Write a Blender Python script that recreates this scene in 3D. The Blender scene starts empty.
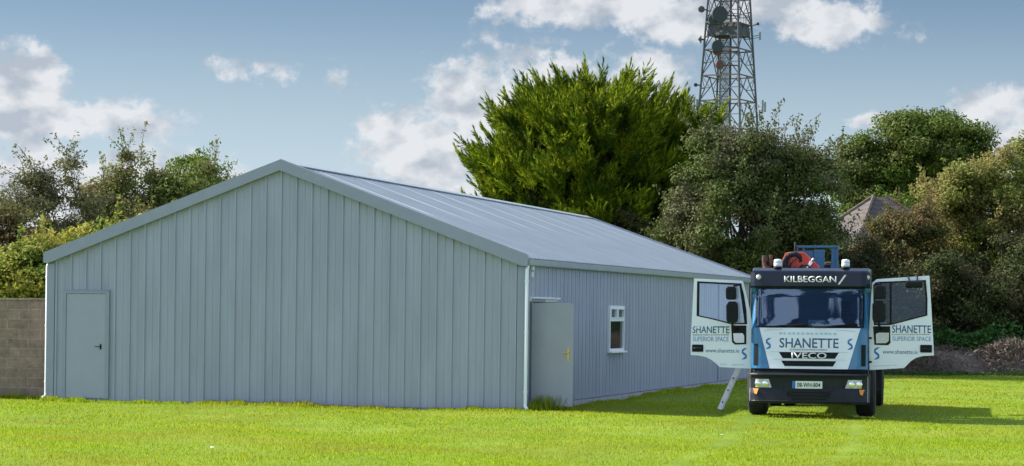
import bpy, bmesh, math, random
import numpy as np
from mathutils import Vector, Matrix, noise as mnoise
R = math.radians
random.seed(7)
rng = np.random.default_rng(11)
sc = bpy.context.scene
C = sc.collection

# ------------------------------------------------------------------ camera geometry (also used to turn measurements into metres)
F, CX, HY, ROLL, CAMH = 2400.0, 512.0, 314.3, 0.0124, 1.87
def W(px, py, d):
    x, y = px-CX, py-HY
    c, s = math.cos(ROLL), math.sin(ROLL)
    xr, yr = x*c+y*s, -x*s+y*c
    return xr*d/F, CAMH-yr*d/F

# ------------------------------------------------------------------ materials
def nt(name):
    m = bpy.data.materials.new(name); m.use_nodes = True
    t = m.node_tree; t.nodes.clear()
    return m, t, t.nodes, t.links
def mat(name, col, rough=.6, metal=0, var=.0, vscale=3., bump=0, bscale=30., spec=.5, col2=None, stretch=None, coat=0):
    m, t, N, L = nt(name)
    o = N.new('ShaderNodeOutputMaterial'); p = N.new('ShaderNodeBsdfPrincipled')
    L.new(p.outputs[0], o.inputs[0])
    p.inputs['Base Color'].default_value = (*col, 1); p.inputs['Roughness'].default_value = rough
    p.inputs['Metallic'].default_value = metal; p.inputs['Specular IOR Level'].default_value = spec
    p.inputs['Coat Weight'].default_value = coat; p.inputs['Coat Roughness'].default_value = .08
    tc = N.new('ShaderNodeTexCoord'); mp = N.new('ShaderNodeMapping'); L.new(tc.outputs['Object'], mp.inputs[0])
    if stretch: mp.inputs['Scale'].default_value = stretch
    if var or col2:
        n = N.new('ShaderNodeTexNoise'); n.inputs['Scale'].default_value = vscale; n.inputs['Detail'].default_value = 8
        n.inputs['Roughness'].default_value = .65
        L.new(mp.outputs[0], n.inputs['Vector'])
        r = N.new('ShaderNodeValToRGB'); L.new(n.outputs['Fac'], r.inputs[0])
        a = col2 if col2 else tuple(c*(1-var) for c in col); b = col if col2 else tuple(min(1, c*(1+var)) for c in col)
        r.color_ramp.elements[0].position = .35; r.color_ramp.elements[0].color = (*a, 1)
        r.color_ramp.elements[1].position = .65; r.color_ramp.elements[1].color = (*b, 1)
        L.new(r.outputs[0], p.inputs['Base Color'])
    if bump:
        n2 = N.new('ShaderNodeTexNoise'); n2.inputs['Scale'].default_value = bscale; n2.inputs['Detail'].default_value = 5
        L.new(mp.outputs[0], n2.inputs['Vector'])
        b_ = N.new('ShaderNodeBump'); b_.inputs['Strength'].default_value = bump; b_.inputs['Distance'].default_value = .05
        L.new(n2.outputs['Fac'], b_.inputs['Height']); L.new(b_.outputs[0], p.inputs['Normal'])
    return m
def glass(name, tint=(.5, .56, .6), refl_rough=.02, clear=.55, base=.1):
    m, t, N, L = nt(name)
    o = N.new('ShaderNodeOutputMaterial'); mix = N.new('ShaderNodeMixShader')
    tr = N.new('ShaderNodeBsdfTransparent'); tr.inputs[0].default_value = (*[c*clear*1.6 for c in tint], 1)
    g = N.new('ShaderNodeBsdfGlossy'); g.inputs['Roughness'].default_value = refl_rough; g.inputs[0].default_value = (.62, .76, .95, 1)
    fr = N.new('ShaderNodeFresnel'); fr.inputs[0].default_value = 1.5
    mm = N.new('ShaderNodeMath'); mm.operation = 'MULTIPLY_ADD'; mm.inputs[1].default_value = 1.0; mm.inputs[2].default_value = base
    L.new(fr.outputs[0], mm.inputs[0]); L.new(mm.outputs[0], mix.inputs[0]); L.new(tr.outputs[0], mix.inputs[1]); L.new(g.outputs[0], mix.inputs[2])
    L.new(mix.outputs[0], o.inputs[0])
    return m
def leafmat(name, cols, translucent=.3, patch=None, pscale=.7, rough=.5):
    """cols: colours picked per leaf; patch: a second hue for whole clumps"""
    m, t, N, L = nt(name)
    o = N.new('ShaderNodeOutputMaterial')
    ge = N.new('ShaderNodeNewGeometry')
    r = N.new('ShaderNodeValToRGB'); L.new(ge.outputs['Random Per Island'], r.inputs[0])
    e = r.color_ramp.elements
    while len(e) < len(cols): e.new(.5)
    for i, c in enumerate(cols):
        e[i].position = i/max(1, len(cols)-1); e[i].color = (*c, 1)
    out = r.outputs[0]
    if patch:
        n = N.new('ShaderNodeTexNoise'); n.inputs['Scale'].default_value = pscale; n.inputs['Detail'].default_value = 3
        tc = N.new('ShaderNodeTexCoord'); L.new(tc.outputs['Object'], n.inputs['Vector'])
        rr = N.new('ShaderNodeValToRGB'); rr.color_ramp.elements[0].position = .45; rr.color_ramp.elements[1].position = .62
        L.new(n.outputs['Fac'], rr.inputs[0])
        mx = N.new('ShaderNodeMix'); mx.data_type = 'RGBA'; L.new(rr.outputs[0], mx.inputs[0]); L.new(out, mx.inputs[6])
        mx.inputs[7].default_value = (*patch, 1); out = mx.outputs[2]
    d = N.new('ShaderNodeBsdfPrincipled'); d.inputs['Roughness'].default_value = rough; d.inputs['Specular IOR Level'].default_value = .05
    tl = N.new('ShaderNodeBsdfTranslucent'); L.new(out, d.inputs['Base Color']); L.new(out, tl.inputs[0])
    mix = N.new('ShaderNodeMixShader'); mix.inputs[0].default_value = translucent
    L.new(d.outputs[0], mix.inputs[1]); L.new(tl.outputs[0], mix.inputs[2]); L.new(mix.outputs[0], o.inputs[0])
    return m

M = {}
M['clad'] = mat('wall_coated_steel', (.325, .35, .425), .5, .0, var=.08, vscale=.8, spec=.4, stretch=(3, 3, .5))
M['clad_side'] = M['clad']
M['trim'] = mat('trim_coated_steel', (.27, .295, .36), .5, 0, var=.04, spec=.4)
M['eavetrim'] = mat('eave_trim_steel', (.26, .30, .32), .5, 0, var=.05, spec=.4)
M['doorgrey'] = mat('door_paint', (.31, .335, .405), .45, 0, var=.03, vscale=2)
M['doorleaf'] = mat('open_door_paint', (.31, .32, .38), .5, 0, var=.05, vscale=2)
M['white'] = mat('white_upvc', (.78, .80, .82), .35, 0, var=.03)
M['brass'] = mat('brass', (.62, .45, .10), .35, .6)
M['concrete'] = mat('concrete', (.33, .33, .35), .9, 0, var=.25, vscale=6, bump=.4)
M['dark'] = mat('dark_inside', (.012, .012, .014), .9)
M['black'] = mat('black_plastic', (.006, .007, .009), .5, 0, var=.2, spec=.2)
M['bumper'] = mat('bumper_plastic', (.011, .015, .023), .5, 0, var=.3, vscale=4, spec=.3)
M['rubber'] = mat('tyre_rubber', (.018, .018, .019), .85, 0, var=.3, vscale=12)
M['navy'] = mat('navy_paint', (.004, .009, .024), .35, 0, spec=.3, coat=.12)
M['blue'] = mat('blue_paint', (.012, .135, .30), .32, 0, var=.05, coat=.6)
M['frameblue'] = mat('frame_blue_paint', (.035, .12, .235), .5, 0, var=.15)
M['truckwhite'] = mat('white_truck_paint', (.71, .74, .82), .3, 0, var=.03, vscale=1.5, coat=.5)
M['ink'] = mat('navy_lettering', (.03, .10, .21), .5)
M['inkblue'] = mat('blue_lettering', (.04, .16, .42), .5)
M['inkpale'] = mat('pale_blue_lettering', (.36, .52, .66), .5)
M['inkgrey'] = mat('grey_lettering', (.32, .30, .30), .5)
M['chrome'] = mat('chrome', (.78, .78, .76), .22, .85)
M['silver'] = mat('bright_white_lettering', (.7, .7, .7), .6)
M['alu'] = mat('aluminium', (.62, .62, .63), .38, .55, var=.12, vscale=9)
M['red'] = mat('red_crane_paint', (.62, .045, .018), .4, 0, var=.08)
M['rust'] = mat('rusty_brown_steel', (.11, .055, .04), .8, 0, var=.4, vscale=15)
M['amber'] = mat('amber_lens', (.75, .24, .02), .3)
M['plate'] = mat('number_plate', (.72, .74, .74), .4)
M['euroblue'] = mat('plate_band', (.02, .15, .45), .4)
M['lens'] = mat('headlamp_glass', (.50, .52, .53), .15, 0, var=.3, vscale=18)
M['lamp'] = mat('lamp_bowl', (.85, .85, .8), .1, .9)
M['beacon'] = mat('beacon_lens', (.62, .68, .70), .12, 0, var=.2, vscale=20)
M['mirror'] = mat('mirror_glass', (.45, .48, .52), .1, .9)
M['seat'] = mat('seat_cloth', (.07, .085, .12), .9, var=.3)
M['paper'] = mat('dashboard_paper', (.45, .62, .68), .6)
M['redsticker'] = mat('red_sticker', (.6, .03, .04), .5)
M['wood'] = mat('deck_timber', (.16, .11, .07), .8, 0, var=.3, vscale=8)
M['glass_w'] = glass('windscreen_glass', (.40, .46, .52), .015, .55, .07)
M['glass_d'] = glass('door_glass', (.62, .62, .62), .02, .98, .01)
M['glass_b'] = mat('dark_window_glass', (.012, .018, .02), .06, 0, spec=.8)
M['bark'] = mat('bark', (.07, .055, .045), .9, 0, var=.4, vscale=6, bump=.5)
M['steelred'] = mat('tower_steel_red', (.085, .05, .05), .7, 0, var=.25, vscale=.3)
M['steelgrey'] = mat('tower_steel_grey', (.07, .075, .09), .6, 0, var=.2, vscale=.3)
M['dish'] = mat('dish_dark', (.022, .03, .04), .6)
M['dishred'] = mat('dish_rust_red', (.09, .035, .03), .6)
M['panel'] = mat('antenna_panel', (.22, .24, .26), .5)
M['render'] = mat('house_render', (.22, .17, .13), .9, 0, var=.15)

# block wall
def block_mat():
    m, t, N, L = nt('concrete_blockwork')
    o = N.new('ShaderNodeOutputMaterial'); p = N.new('ShaderNodeBsdfPrincipled'); p.inputs['Roughness'].default_value = .95
    L.new(p.outputs[0], o.inputs[0])
    tc = N.new('ShaderNodeTexCoord'); sp = N.new('ShaderNodeSeparateXYZ'); cb = N.new('ShaderNodeCombineXYZ')
    L.new(tc.outputs['Object'], sp.inputs[0]); L.new(sp.outputs['X'], cb.inputs['X']); L.new(sp.outputs['Z'], cb.inputs['Y'])
    b = N.new('ShaderNodeTexBrick'); L.new(cb.outputs[0], b.inputs['Vector'])
    b.inputs['Scale'].default_value = 1; b.inputs['Brick Width'].default_value = .44; b.inputs['Row Height'].default_value = .205; b.offset = .43; b.inputs['Mortar Smooth'].default_value = .15
    b.inputs['Mortar Size'].default_value = .013; b.inputs['Color1'].default_value = (.25, .195, .15, 1); b.inputs['Color2'].default_value = (.20, .155, .12, 1)
    b.inputs['Mortar'].default_value = (.27, .225, .18, 1)
    n = N.new('ShaderNodeTexNoise'); n.inputs['Scale'].default_value = 2.6; n.inputs['Detail'].default_value = 12; n.inputs['Roughness'].default_value = .82
    L.new(tc.outputs['Object'], n.inputs['Vector'])
    r = N.new('ShaderNodeValToRGB'); r.color_ramp.elements[0].position = .3; r.color_ramp.elements[0].color = (.42, .40, .38, 1)
    r.color_ramp.elements[1].position = .7; r.color_ramp.elements[1].color = (1.65, 1.6, 1.5, 1); L.new(n.outputs['Fac'], r.inputs[0])
    mx = N.new('ShaderNodeMix'); mx.data_type = 'RGBA'; mx.blend_type = 'MULTIPLY'; mx.inputs[0].default_value = 1
    L.new(b.outputs[0], mx.inputs[6]); L.new(r.outputs[0], mx.inputs[7]); L.new(mx.outputs[2], p.inputs['Base Color'])
    bp = N.new('ShaderNodeBump'); bp.inputs['Strength'].default_value = .6; bp.inputs['Distance'].default_value = .02
    n2 = N.new('ShaderNodeTexNoise'); n2.inputs['Scale'].default_value = 40; L.new(tc.outputs['Object'], n2.inputs['Vector'])
    ad = N.new('ShaderNodeMath'); ad.operation = 'SUBTRACT'; L.new(n2.outputs[0], ad.inputs[0]); L.new(b.outputs['Fac'], ad.inputs[1])
    L.new(ad.outputs[0], bp.inputs['Height']); L.new(bp.outputs[0], p.inputs['Normal'])
    return m
M['block'] = block_mat()

def roof_mat():
    """coated roof sheet with its sheen painted in as pale streaks from the ridge to half way down"""
    m, t, N, L = nt('roof_coated_steel')
    o = N.new('ShaderNodeOutputMaterial'); p = N.new('ShaderNodeBsdfPrincipled'); p.inputs['Roughness'].default_value = .55
    p.inputs['Specular IOR Level'].default_value = .4
    L.new(p.outputs[0], o.inputs[0])
    tc = N.new('ShaderNodeTexCoord'); sp = N.new('ShaderNodeSeparateXYZ'); L.new(tc.outputs['Object'], sp.inputs[0])
    def mth(op, a, b=None, c=None):
        q = N.new('ShaderNodeMath'); q.operation = op
        for i, v in enumerate((a, b, c)):
            if v is None: continue
            if isinstance(v, (int, float)): q.inputs[i].default_value = v
            else: L.new(v, q.inputs[i])
        return q.outputs[0]
    # y period 1.3 m, pale stripes that paint the sheen into the colour
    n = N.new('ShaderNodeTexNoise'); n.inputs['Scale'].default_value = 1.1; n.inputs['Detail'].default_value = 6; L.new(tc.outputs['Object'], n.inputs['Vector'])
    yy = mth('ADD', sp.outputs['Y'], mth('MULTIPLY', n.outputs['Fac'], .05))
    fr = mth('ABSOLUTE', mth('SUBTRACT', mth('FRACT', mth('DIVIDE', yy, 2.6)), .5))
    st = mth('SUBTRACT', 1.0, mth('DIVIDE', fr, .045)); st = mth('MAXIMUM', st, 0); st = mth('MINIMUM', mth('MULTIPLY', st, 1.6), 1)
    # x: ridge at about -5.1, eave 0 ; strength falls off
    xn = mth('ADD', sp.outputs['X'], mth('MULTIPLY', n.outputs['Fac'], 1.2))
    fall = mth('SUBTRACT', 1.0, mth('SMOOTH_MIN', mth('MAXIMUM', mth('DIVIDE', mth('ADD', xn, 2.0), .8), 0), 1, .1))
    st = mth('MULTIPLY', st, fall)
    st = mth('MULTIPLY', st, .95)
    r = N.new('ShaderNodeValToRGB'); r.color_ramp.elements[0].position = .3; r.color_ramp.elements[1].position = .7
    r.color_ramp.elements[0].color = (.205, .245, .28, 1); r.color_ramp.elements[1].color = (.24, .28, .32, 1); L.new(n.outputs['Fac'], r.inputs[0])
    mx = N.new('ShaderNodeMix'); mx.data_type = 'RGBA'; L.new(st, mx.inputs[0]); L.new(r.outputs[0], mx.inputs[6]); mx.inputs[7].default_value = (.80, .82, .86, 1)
    L.new(mx.outputs[2], p.inputs['Base Color'])
    return m
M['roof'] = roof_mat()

def tile_mat():
    m, t, N, L = nt('brown_roof_tiles')
    o = N.new('ShaderNodeOutputMaterial'); p = N.new('ShaderNodeBsdfPrincipled'); p.inputs['Roughness'].default_value = .85
    L.new(p.outputs[0], o.inputs[0])
    tc = N.new('ShaderNodeTexCoord'); sp = N.new('ShaderNodeSeparateXYZ'); cb = N.new('ShaderNodeCombineXYZ'); L.new(tc.outputs['Object'], sp.inputs[0])
    a = N.new('ShaderNodeMath'); a.operation = 'ADD'; L.new(sp.outputs['X'], a.inputs[0]); L.new(sp.outputs['Y'], a.inputs[1])
    L.new(a.outputs[0], cb.inputs['X']); L.new(sp.outputs['Z'], cb.inputs['Y'])
    b = N.new('ShaderNodeTexBrick'); L.new(cb.outputs[0], b.inputs['Vector']); b.inputs['Scale'].default_value = 1
    b.inputs['Brick Width'].default_value = .3; b.inputs['Row Height'].default_value = .22; b.inputs['Mortar Size'].default_value = .025
    b.inputs['Color1'].default_value = (.095, .078, .072, 1); b.inputs['Color2'].default_value = (.065, .055, .052, 1); b.inputs['Mortar'].default_value = (.05, .035, .03, 1)
    L.new(b.outputs[0], p.inputs['Base Color'])
    return m
M['tiles'] = tile_mat()

# ------------------------------------------------------------------ object helpers
def link(o, parent=None):
    C.objects.link(o)
    if parent is not None: o.parent = parent
    return o
def obj(name, bm, m, parent=None, smooth=False, loc=None):
    me = bpy.data.meshes.new(name)
    if not isinstance(bm, bmesh.types.BMesh): raise TypeError
    bmesh.ops.recalc_face_normals(bm, faces=bm.faces)
    bm.to_mesh(me); bm.free()
    for mm in (m if isinstance(m, (list, tuple)) else [m]): me.materials.append(mm)
    if smooth:
        for p in me.polygons: p.use_smooth = True
    o = bpy.data.objects.new(name, me); link(o, parent)
    if loc is not None: o.location = loc
    return o
def tag(o, label=None, cat=None, group=None, kind=None):
    if label: o['label'] = label
    if cat: o['category'] = cat
    if group: o['group'] = group
    if kind: o['kind'] = kind
    return o
def thing(name, label, cat, loc=(0, 0, 0), rz=0, group=None, kind='thing'):
    o = bpy.data.objects.new(name, None); C.objects.link(o); o.location = loc; o.rotation_euler = (0, 0, rz)
    o.empty_display_size = .3
    return tag(o, label, cat, group, kind)
def B(): return bmesh.new()
def face(bm, pts, mi=0):
    f = bm.faces.new([bm.verts.new(p) for p in pts]); f.material_index = mi; return f
def box(bm, x0, x1, y0, y1, z0, z1, bev=0):
    t = bmesh.new()
    bmesh.ops.create_cube(t, size=1)
    for v in t.verts: v.co = ((x0+x1)/2+v.co.x*(x1-x0), (y0+y1)/2+v.co.y*(y1-y0), (z0+z1)/2+v.co.z*(z1-z0))
    if bev: bmesh.ops.bevel(t, geom=t.edges[:], offset=bev, segments=2, profile=.6, affect='EDGES')
    merge(bm, t); return bm
def merge(bm, t, mtx=None):
    me = bpy.data.meshes.new('tmp'); t.to_mesh(me); t.free()
    if mtx: me.transform(mtx)
    bm.from_mesh(me); bpy.data.meshes.remove(me)
def prism(bm, poly, y0, y1, axis='y', bev=0):
    """poly of (x,z) extruded along y (or (x,y) along z, (y,z) along x)"""
    def P(a, b, t): return {'y': (a, t, b), 'z': (a, b, t), 'x': (t, a, b)}[axis]
    t = bmesh.new()
    A = [t.verts.new(P(a, b, y0)) for a, b in poly]; D = [t.verts.new(P(a, b, y1)) for a, b in poly]
    t.faces.new(A); t.faces.new(D[::-1])
    n = len(poly)
    for i in range(n): t.faces.new((A[i], D[i], D[(i+1) % n], A[(i+1) % n]))
    bmesh.ops.recalc_face_normals(t, faces=t.faces)
    if bev: bmesh.ops.bevel(t, geom=t.edges[:], offset=bev, segments=2, profile=.6, affect='EDGES')
    merge(bm, t); return bm
def tube(bm, pts, r0, r1=None, n=8, cap=True):
    r1 = r0 if r1 is None else r1
    pts = [Vector(p) for p in pts]; rings = []
    for i, p in enumerate(pts):
        d = (pts[min(i+1, len(pts)-1)]-pts[max(i-1, 0)]).normalized()
        a = d.orthogonal().normalized() if i == 0 else (u-d*u.dot(d)).normalized()
        u = a; b = d.cross(a); r = r0+(r1-r0)*i/max(1, len(pts)-1)
        rings.append([bm.verts.new(p+(a*math.cos(2*math.pi*k/n)+b*math.sin(2*math.pi*k/n))*r) for k in range(n)])
    for A, D in zip(rings, rings[1:]):
        for k in range(n): bm.faces.new((A[k], A[(k+1) % n], D[(k+1) % n], D[k]))
    if cap: bm.faces.new(rings[0][::-1]); bm.faces.new(rings[-1])
    return bm
def lathe(bm, prof, c, axis='z', n=24):
    rings = []
    for r, h in prof:
        ring = []
        for k in range(n):
            a = 2*math.pi*k/n; u, v = r*math.cos(a), r*math.sin(a)
            ring.append(bm.verts.new({'z': (c[0]+u, c[1]+v, c[2]+h), 'x': (c[0]+h, c[1]+u, c[2]+v), 'y': (c[0]+u, c[1]+h, c[2]+v)}[axis]))
        rings.append(ring)
    for A, D in zip(rings, rings[1:]):
        for k in range(n): bm.faces.new((A[k], A[(k+1) % n], D[(k+1) % n], D[k]))
    bm.faces.new(rings[0][::-1]); bm.faces.new(rings[-1]); return bm
def np_mesh(name, V, faces4, m, parent=None):
    """V (n,3); faces (k,4) or (k,3)"""
    me = bpy.data.meshes.new(name)
    k, s = faces4.shape
    me.vertices.add(len(V)); me.vertices.foreach_set('co', V.astype(np.float32).ravel())
    me.loops.add(k*s); me.loops.foreach_set('vertex_index', faces4.astype(np.int32).ravel())
    me.polygons.add(k); me.polygons.foreach_set('loop_start', (np.arange(k)*s).astype(np.int32))
    me.update(calc_edges=True); me.validate()
    me.materials.append(m)
    o = bpy.data.objects.new(name, me); link(o, parent)
    return o
def text_bm(s, width, height, sx=None, bold=0):
    """text outline filled, fitted to width x height, centred in x, base at 0; returns list of verts/faces in a bmesh in the xz plane"""
    cu = bpy.data.curves.new('txt', 'FONT'); cu.body = s; cu.resolution_u = 3; cu.offset = bold; cu.size = 1
    ob = bpy.data.objects.new('txt', cu); C.objects.link(ob)
    dg = bpy.context.evaluated_depsgraph_get(); dg.update()
    me = ob.evaluated_get(dg).to_mesh(); t = bmesh.new(); t.from_mesh(me); ob.evaluated_get(dg).to_mesh_clear()
    bpy.data.objects.remove(ob); bpy.data.curves.remove(cu)
    xs = [v.co.x for v in t.verts]; ys = [v.co.y for v in t.verts]
    x0, x1, y0, y1 = min(xs), max(xs), min(ys), max(ys)
    for v in t.verts:
        v.co = Vector(((v.co.x-(x0+x1)/2)/(x1-x0)*width, 0, (v.co.y-y0)/(y1-y0)*height))
    return t
def extrude_thin(t, dy):
    """give flat lettering a small thickness along y (front faces towards -y)"""
    r = bmesh.ops.extrude_face_region(t, geom=t.faces[:])
    for g in r['geom']:
        if isinstance(g, bmesh.types.BMVert): g.co.y += dy
    return t

# ------------------------------------------------------------------ building
TH = .2692
WID, LEN, EH, RH = 10.08, 25.6, 2.99, 4.83
LOC = (.235, 46.5, 0)
bld = thing('metal_shed', 'long grey metal clad shed with pitched roof and open side door', 'shed', LOC, -TH)
def eave_z(y): return EH+.07*y/LEN
def roofz(x, y):   # roof surface height at local x (0..-WID)
    t = 1-abs(x+WID/2)/(WID/2)
    return eave_z(y)+(RH-eave_z(y))*t
def ribs(length, pitch, start=0., base=.075, top=.045, h=.028):
    """profile points (u, height) across the sheet"""
    pts = [(0, 0)]; u = start
    while u < length-.05:
        if u-base/2 > .001:
            pts += [(u-base/2, 0), (u-top/2, h), (u+top/2, h), (u+base/2, 0)]
            m = u+pitch/2
            if m+.03 < length and h > .012: pts += [(m-.02, 0), (m-.012, .010), (m+.012, .010), (m+.02, 0)]
        u += pitch
    pts.append((length, 0)); return pts
PIT = .3251
def clad_front(y, sgn, name):
    bm = B(); prev = None
    s0 = (WID/2) % PIT
    for u, h in ribs(WID, PIT, s0, .056, .036, .036):
        x = -u; zt = roofz(x, 0 if sgn < 0 else LEN)-.06
        a = bm.verts.new((x, y+sgn*h, .02)); b = bm.verts.new((x, y+sgn*h, zt))
        if prev: bm.faces.new((prev[0], a, b, prev[1]))
        prev = (a, b)
    return obj(name, bm, M['clad'], bld)
clad_front(0, -1, 'gable_cladding'); clad_front(LEN, 1, 'gable_cladding')
def clad_side(x, sgn, openings=()):
    bm = B(); prof = ribs(LEN, PIT, PIT*.6, .075, .045, .022)
    # split at openings
    us = sorted(set([p[0] for p in prof]+[o for op in openings for o in op[:2]]))
    def hh(u):
        for (a, ha), (b, hb) in zip(prof, prof[1:]):
            if a <= u <= b: return ha+(hb-ha)*(u-a)/max(1e-6, b-a)
        return 0
    for a, b in zip(us, us[1:]):
        mid = (a+b)/2; spans = [(.09, None)]
        for o0, o1, z0, z1 in openings:
            if o0 < mid < o1: spans = [(.09, z0), (z1, None)] if z0 > .1 else [(z1, None)]
        for z0, z1 in spans:
            face(bm, [(x+sgn*hh(a), a, z0), (x+sgn*hh(b), b, z0), (x+sgn*hh(b), b, z1 or eave_z(b)-.1), (x+sgn*hh(a), a, z1 or eave_z(a)-.1)])
    return obj('side_cladding', bm, M['clad_side'], bld)
DO = (.50, 1.42, 0, 2.12); WO = (7.12, 8.58, 1.07, 2.09)
clad_side(0, 1, (DO, WO)); clad_side(-WID, -1)
# roof sheets
for side in (0, 1):
    bm = B(); prev = None
    for u, h in ribs(LEN+.2, PIT, .2, .07, .04, .022):
        y = u-.1; yy = min(max(y, 0), LEN)
        rz = RH+h; ez = eave_z(yy)+h
        xe = .09 if side == 0 else -WID-.09
        ez2 = ez-.09*(RH-eave_z(yy))/(WID/2)
        a = bm.verts.new((-WID/2, y, rz)); b = bm.verts.new((xe, y, ez2))
        if prev: bm.faces.new((prev[0], a, b, prev[1]))
        prev = (a, b)
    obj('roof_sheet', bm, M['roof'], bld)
# ridge cap
bm = B()
sl = (RH-EH)/(WID/2)
prism(bm, [(-WID/2, RH+.05), (-WID/2+.2, RH+.05-.2*sl), (-WID/2+.2, RH+.03-.2*sl), (-WID/2, RH+.028), (-WID/2-.2, RH+.03-.2*sl), (-WID/2-.2, RH+.05-.2*sl)], -.12, LEN+.12)
obj('ridge_cap', bm, M['eavetrim'], bld)
# barge boards front/back
for y0, y1 in ((-.13, -.035), (LEN+.035, LEN+.13)):
    for s in (0, 1):
        e = eave_z(LEN if y0 > 1 else 0); sl2 = (RH-e)/(WID/2)
        xs = .085
        pts = [(0, RH+.06), (WID/2+xs, e+.06-xs*sl2), (WID/2+xs, e-.155-xs*sl2), (WID/2+xs-.12, e-.15-xs*sl2+.0), (0, RH-.15)]
        poly = [(-WID/2+p[0]*(1 if s == 0 else -1), p[1]) for p in pts]
        bm = B(); prism(bm, poly, y0, y1); obj('barge_board', bm, M['trim'], bld)
# bright folded edge on the verge
for s in (0,):
    bm = B(); pts = []
    for k in (0, 1):
        pts.append((-WID/2+(1 if s == 0 else -1)*k*(WID/2+.07), -.085, RH+.07-k*(RH-EH)-k*.07*sl))
    tube(bm, pts, .013, n=6); obj('verge_flashing', bm, M['eavetrim'], bld)
# eave trim / gutter on both sides : folded box section with lip
for s in (0, 1):
    bm = B()
    for y0, y1 in ((-.03, LEN/2), (LEN/2, LEN+.03)):
        pass
    x0, x1 = (.031, .115) if s == 0 else (-WID-.031, -WID-.115)
    secs = []
    for y in (-.03, LEN+.03):
        e = eave_z(min(max(y, 0), LEN))
        secs.append([bm.verts.new(p) for p in ((x0, y, e-.17), (x1*.9+x0*.1, y, e-.17), (x1, y, e-.15), (x1, y, e-.055), (x1*.8+x0*.2, y, e-.045), (x0, y, e-.045))])
    n = 6
    for i in range(n): bm.faces.new((secs[0][i], secs[0][(i+1) % n], secs[1][(i+1) % n], secs[1][i]))
    bm.faces.new(secs[0]); bm.faces.new(secs[1][::-1])
    obj('eave_gutter', bm, M['eavetrim'], bld)
# corner trims
for cx, cy, sx, sy in ((0, 0, 1, -1), (-WID, 0, -1, -1), (0, LEN, 1, 1), (-WID, LEN, -1, 1)):
    bm = B(); z1 = eave_z(0 if cy == 0 else LEN)-.2
    a = .040
    poly = [(cx+sx*a, cy+sy*a), (cx-sx*.13, cy+sy*a), (cx-sx*.13, cy+sy*(a-.004)), (cx+sx*(a-.004), cy+sy*(a-.004)), (cx+sx*(a-.004), cy-sy*.11), (cx+sx*a, cy-sy*.11)]
    prism(bm, poly, .04, z1, axis='z'); obj('corner_trim', bm, M['trim'], bld)
# downpipes
for x, y in ((.065, -.075), (-WID-.06, .02)):
    bm = B(); ez = EH-.2
    tube(bm, [(x, y+.08, ez+.04), (x, y, ez-.06), (x, y, .16), (x, y-.005, .09), (x+(.05 if x > -1 else -.05), y-.06, .04)], .034, n=12)
    dp = obj('downpipe', bm, M['white'], bld, smooth=True)
    for z in (.35, 1.5, 2.5):
        bm = B(); lathe(bm, [(.04, 0), (.042, .005), (.042, .03), (.04, .035)], (x, y, z), n=12); obj('pipe_clip', bm, M['white'], dp)
# gable door (closed), left
dx0, dx1, dz = -WID+.40, -WID+1.28, 2.19
bm = B()
for a, b, z0, z1 in ((dx0-.075, dx0, .05, dz+.075), (dx1, dx1+.075, .05, dz+.075)): box(bm, a, b, -.055, -.002, z0, z1)
box(bm, dx0, dx1, -.055, -.002, dz, dz+.075); box(bm, dx0-.08, dx1+.08, -.066, -.056, dz+.06, dz+.078)
fr = obj('door_frame', bm, M['trim'], bld)
bm = B(); box(bm, dx0+.006, dx1-.006, -.043, -.029, .06, dz-.006, .003)
dl = obj('door', bm, M['doorgrey'], bld)
bm = B(); box(bm, dx1-.12, dx1-.085, -.055, -.0435, 1.05, 1.16, .004); tube(bm, [(dx1-.10, -.05, 1.11), (dx1-.10, -.09, 1.11), (dx1-.21, -.09, 1.11)], .009)
obj('handle', bm, M['black'], dl)
# side door: opening, reveal, open leaf
bm = B()
box(bm, -.06, .045, DO[0]-.05, DO[0], 0.02, DO[3]+.05); box(bm, -.06, .045, DO[1], DO[1]+.05, 0.02, DO[3]+.05); box(bm, -.06, .045, DO[0], DO[1], DO[3], DO[3]+.05)
obj('door_frame', bm, M['trim'], bld)
bm = B(); box(bm, -.06, .10, .36, 2.45, 2.185, 2.215, .003); box(bm, -.0, .03, .36, 2.45, 2.13, 2.184)
obj('drip_canopy', bm, M['white'], bld)
leaf_root = None
bm = B(); box(bm, .05, .89, DO[0]-.11, DO[0]-.065, .09, 2.10, .004)
leaf = obj('open_door', bm, M['doorleaf'], bld); leaf['label'] = 'plain grey door leaf standing open'
bm = B(); yq = DO[0]-.11
box(bm, .775, .815, yq-.012, yq+.0, .97, 1.23, .004); tube(bm, [(.795, yq-.008, 1.14), (.795, yq-.05, 1.14), (.68, yq-.05, 1.14)], .011); lathe(bm, [(.016, 0), (.016, .02)], (.795, yq-.03, 1.03), 'y', 10)
obj('handle', bm, M['brass'], leaf)
for z in (.3, 1.1, 1.85): bm = B(); tube(bm, [(.048, DO[0]-.06, z-.05), (.048, DO[0]-.06, z+.05)], .010); obj('hinge', bm, M['alu'], leaf)
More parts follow.
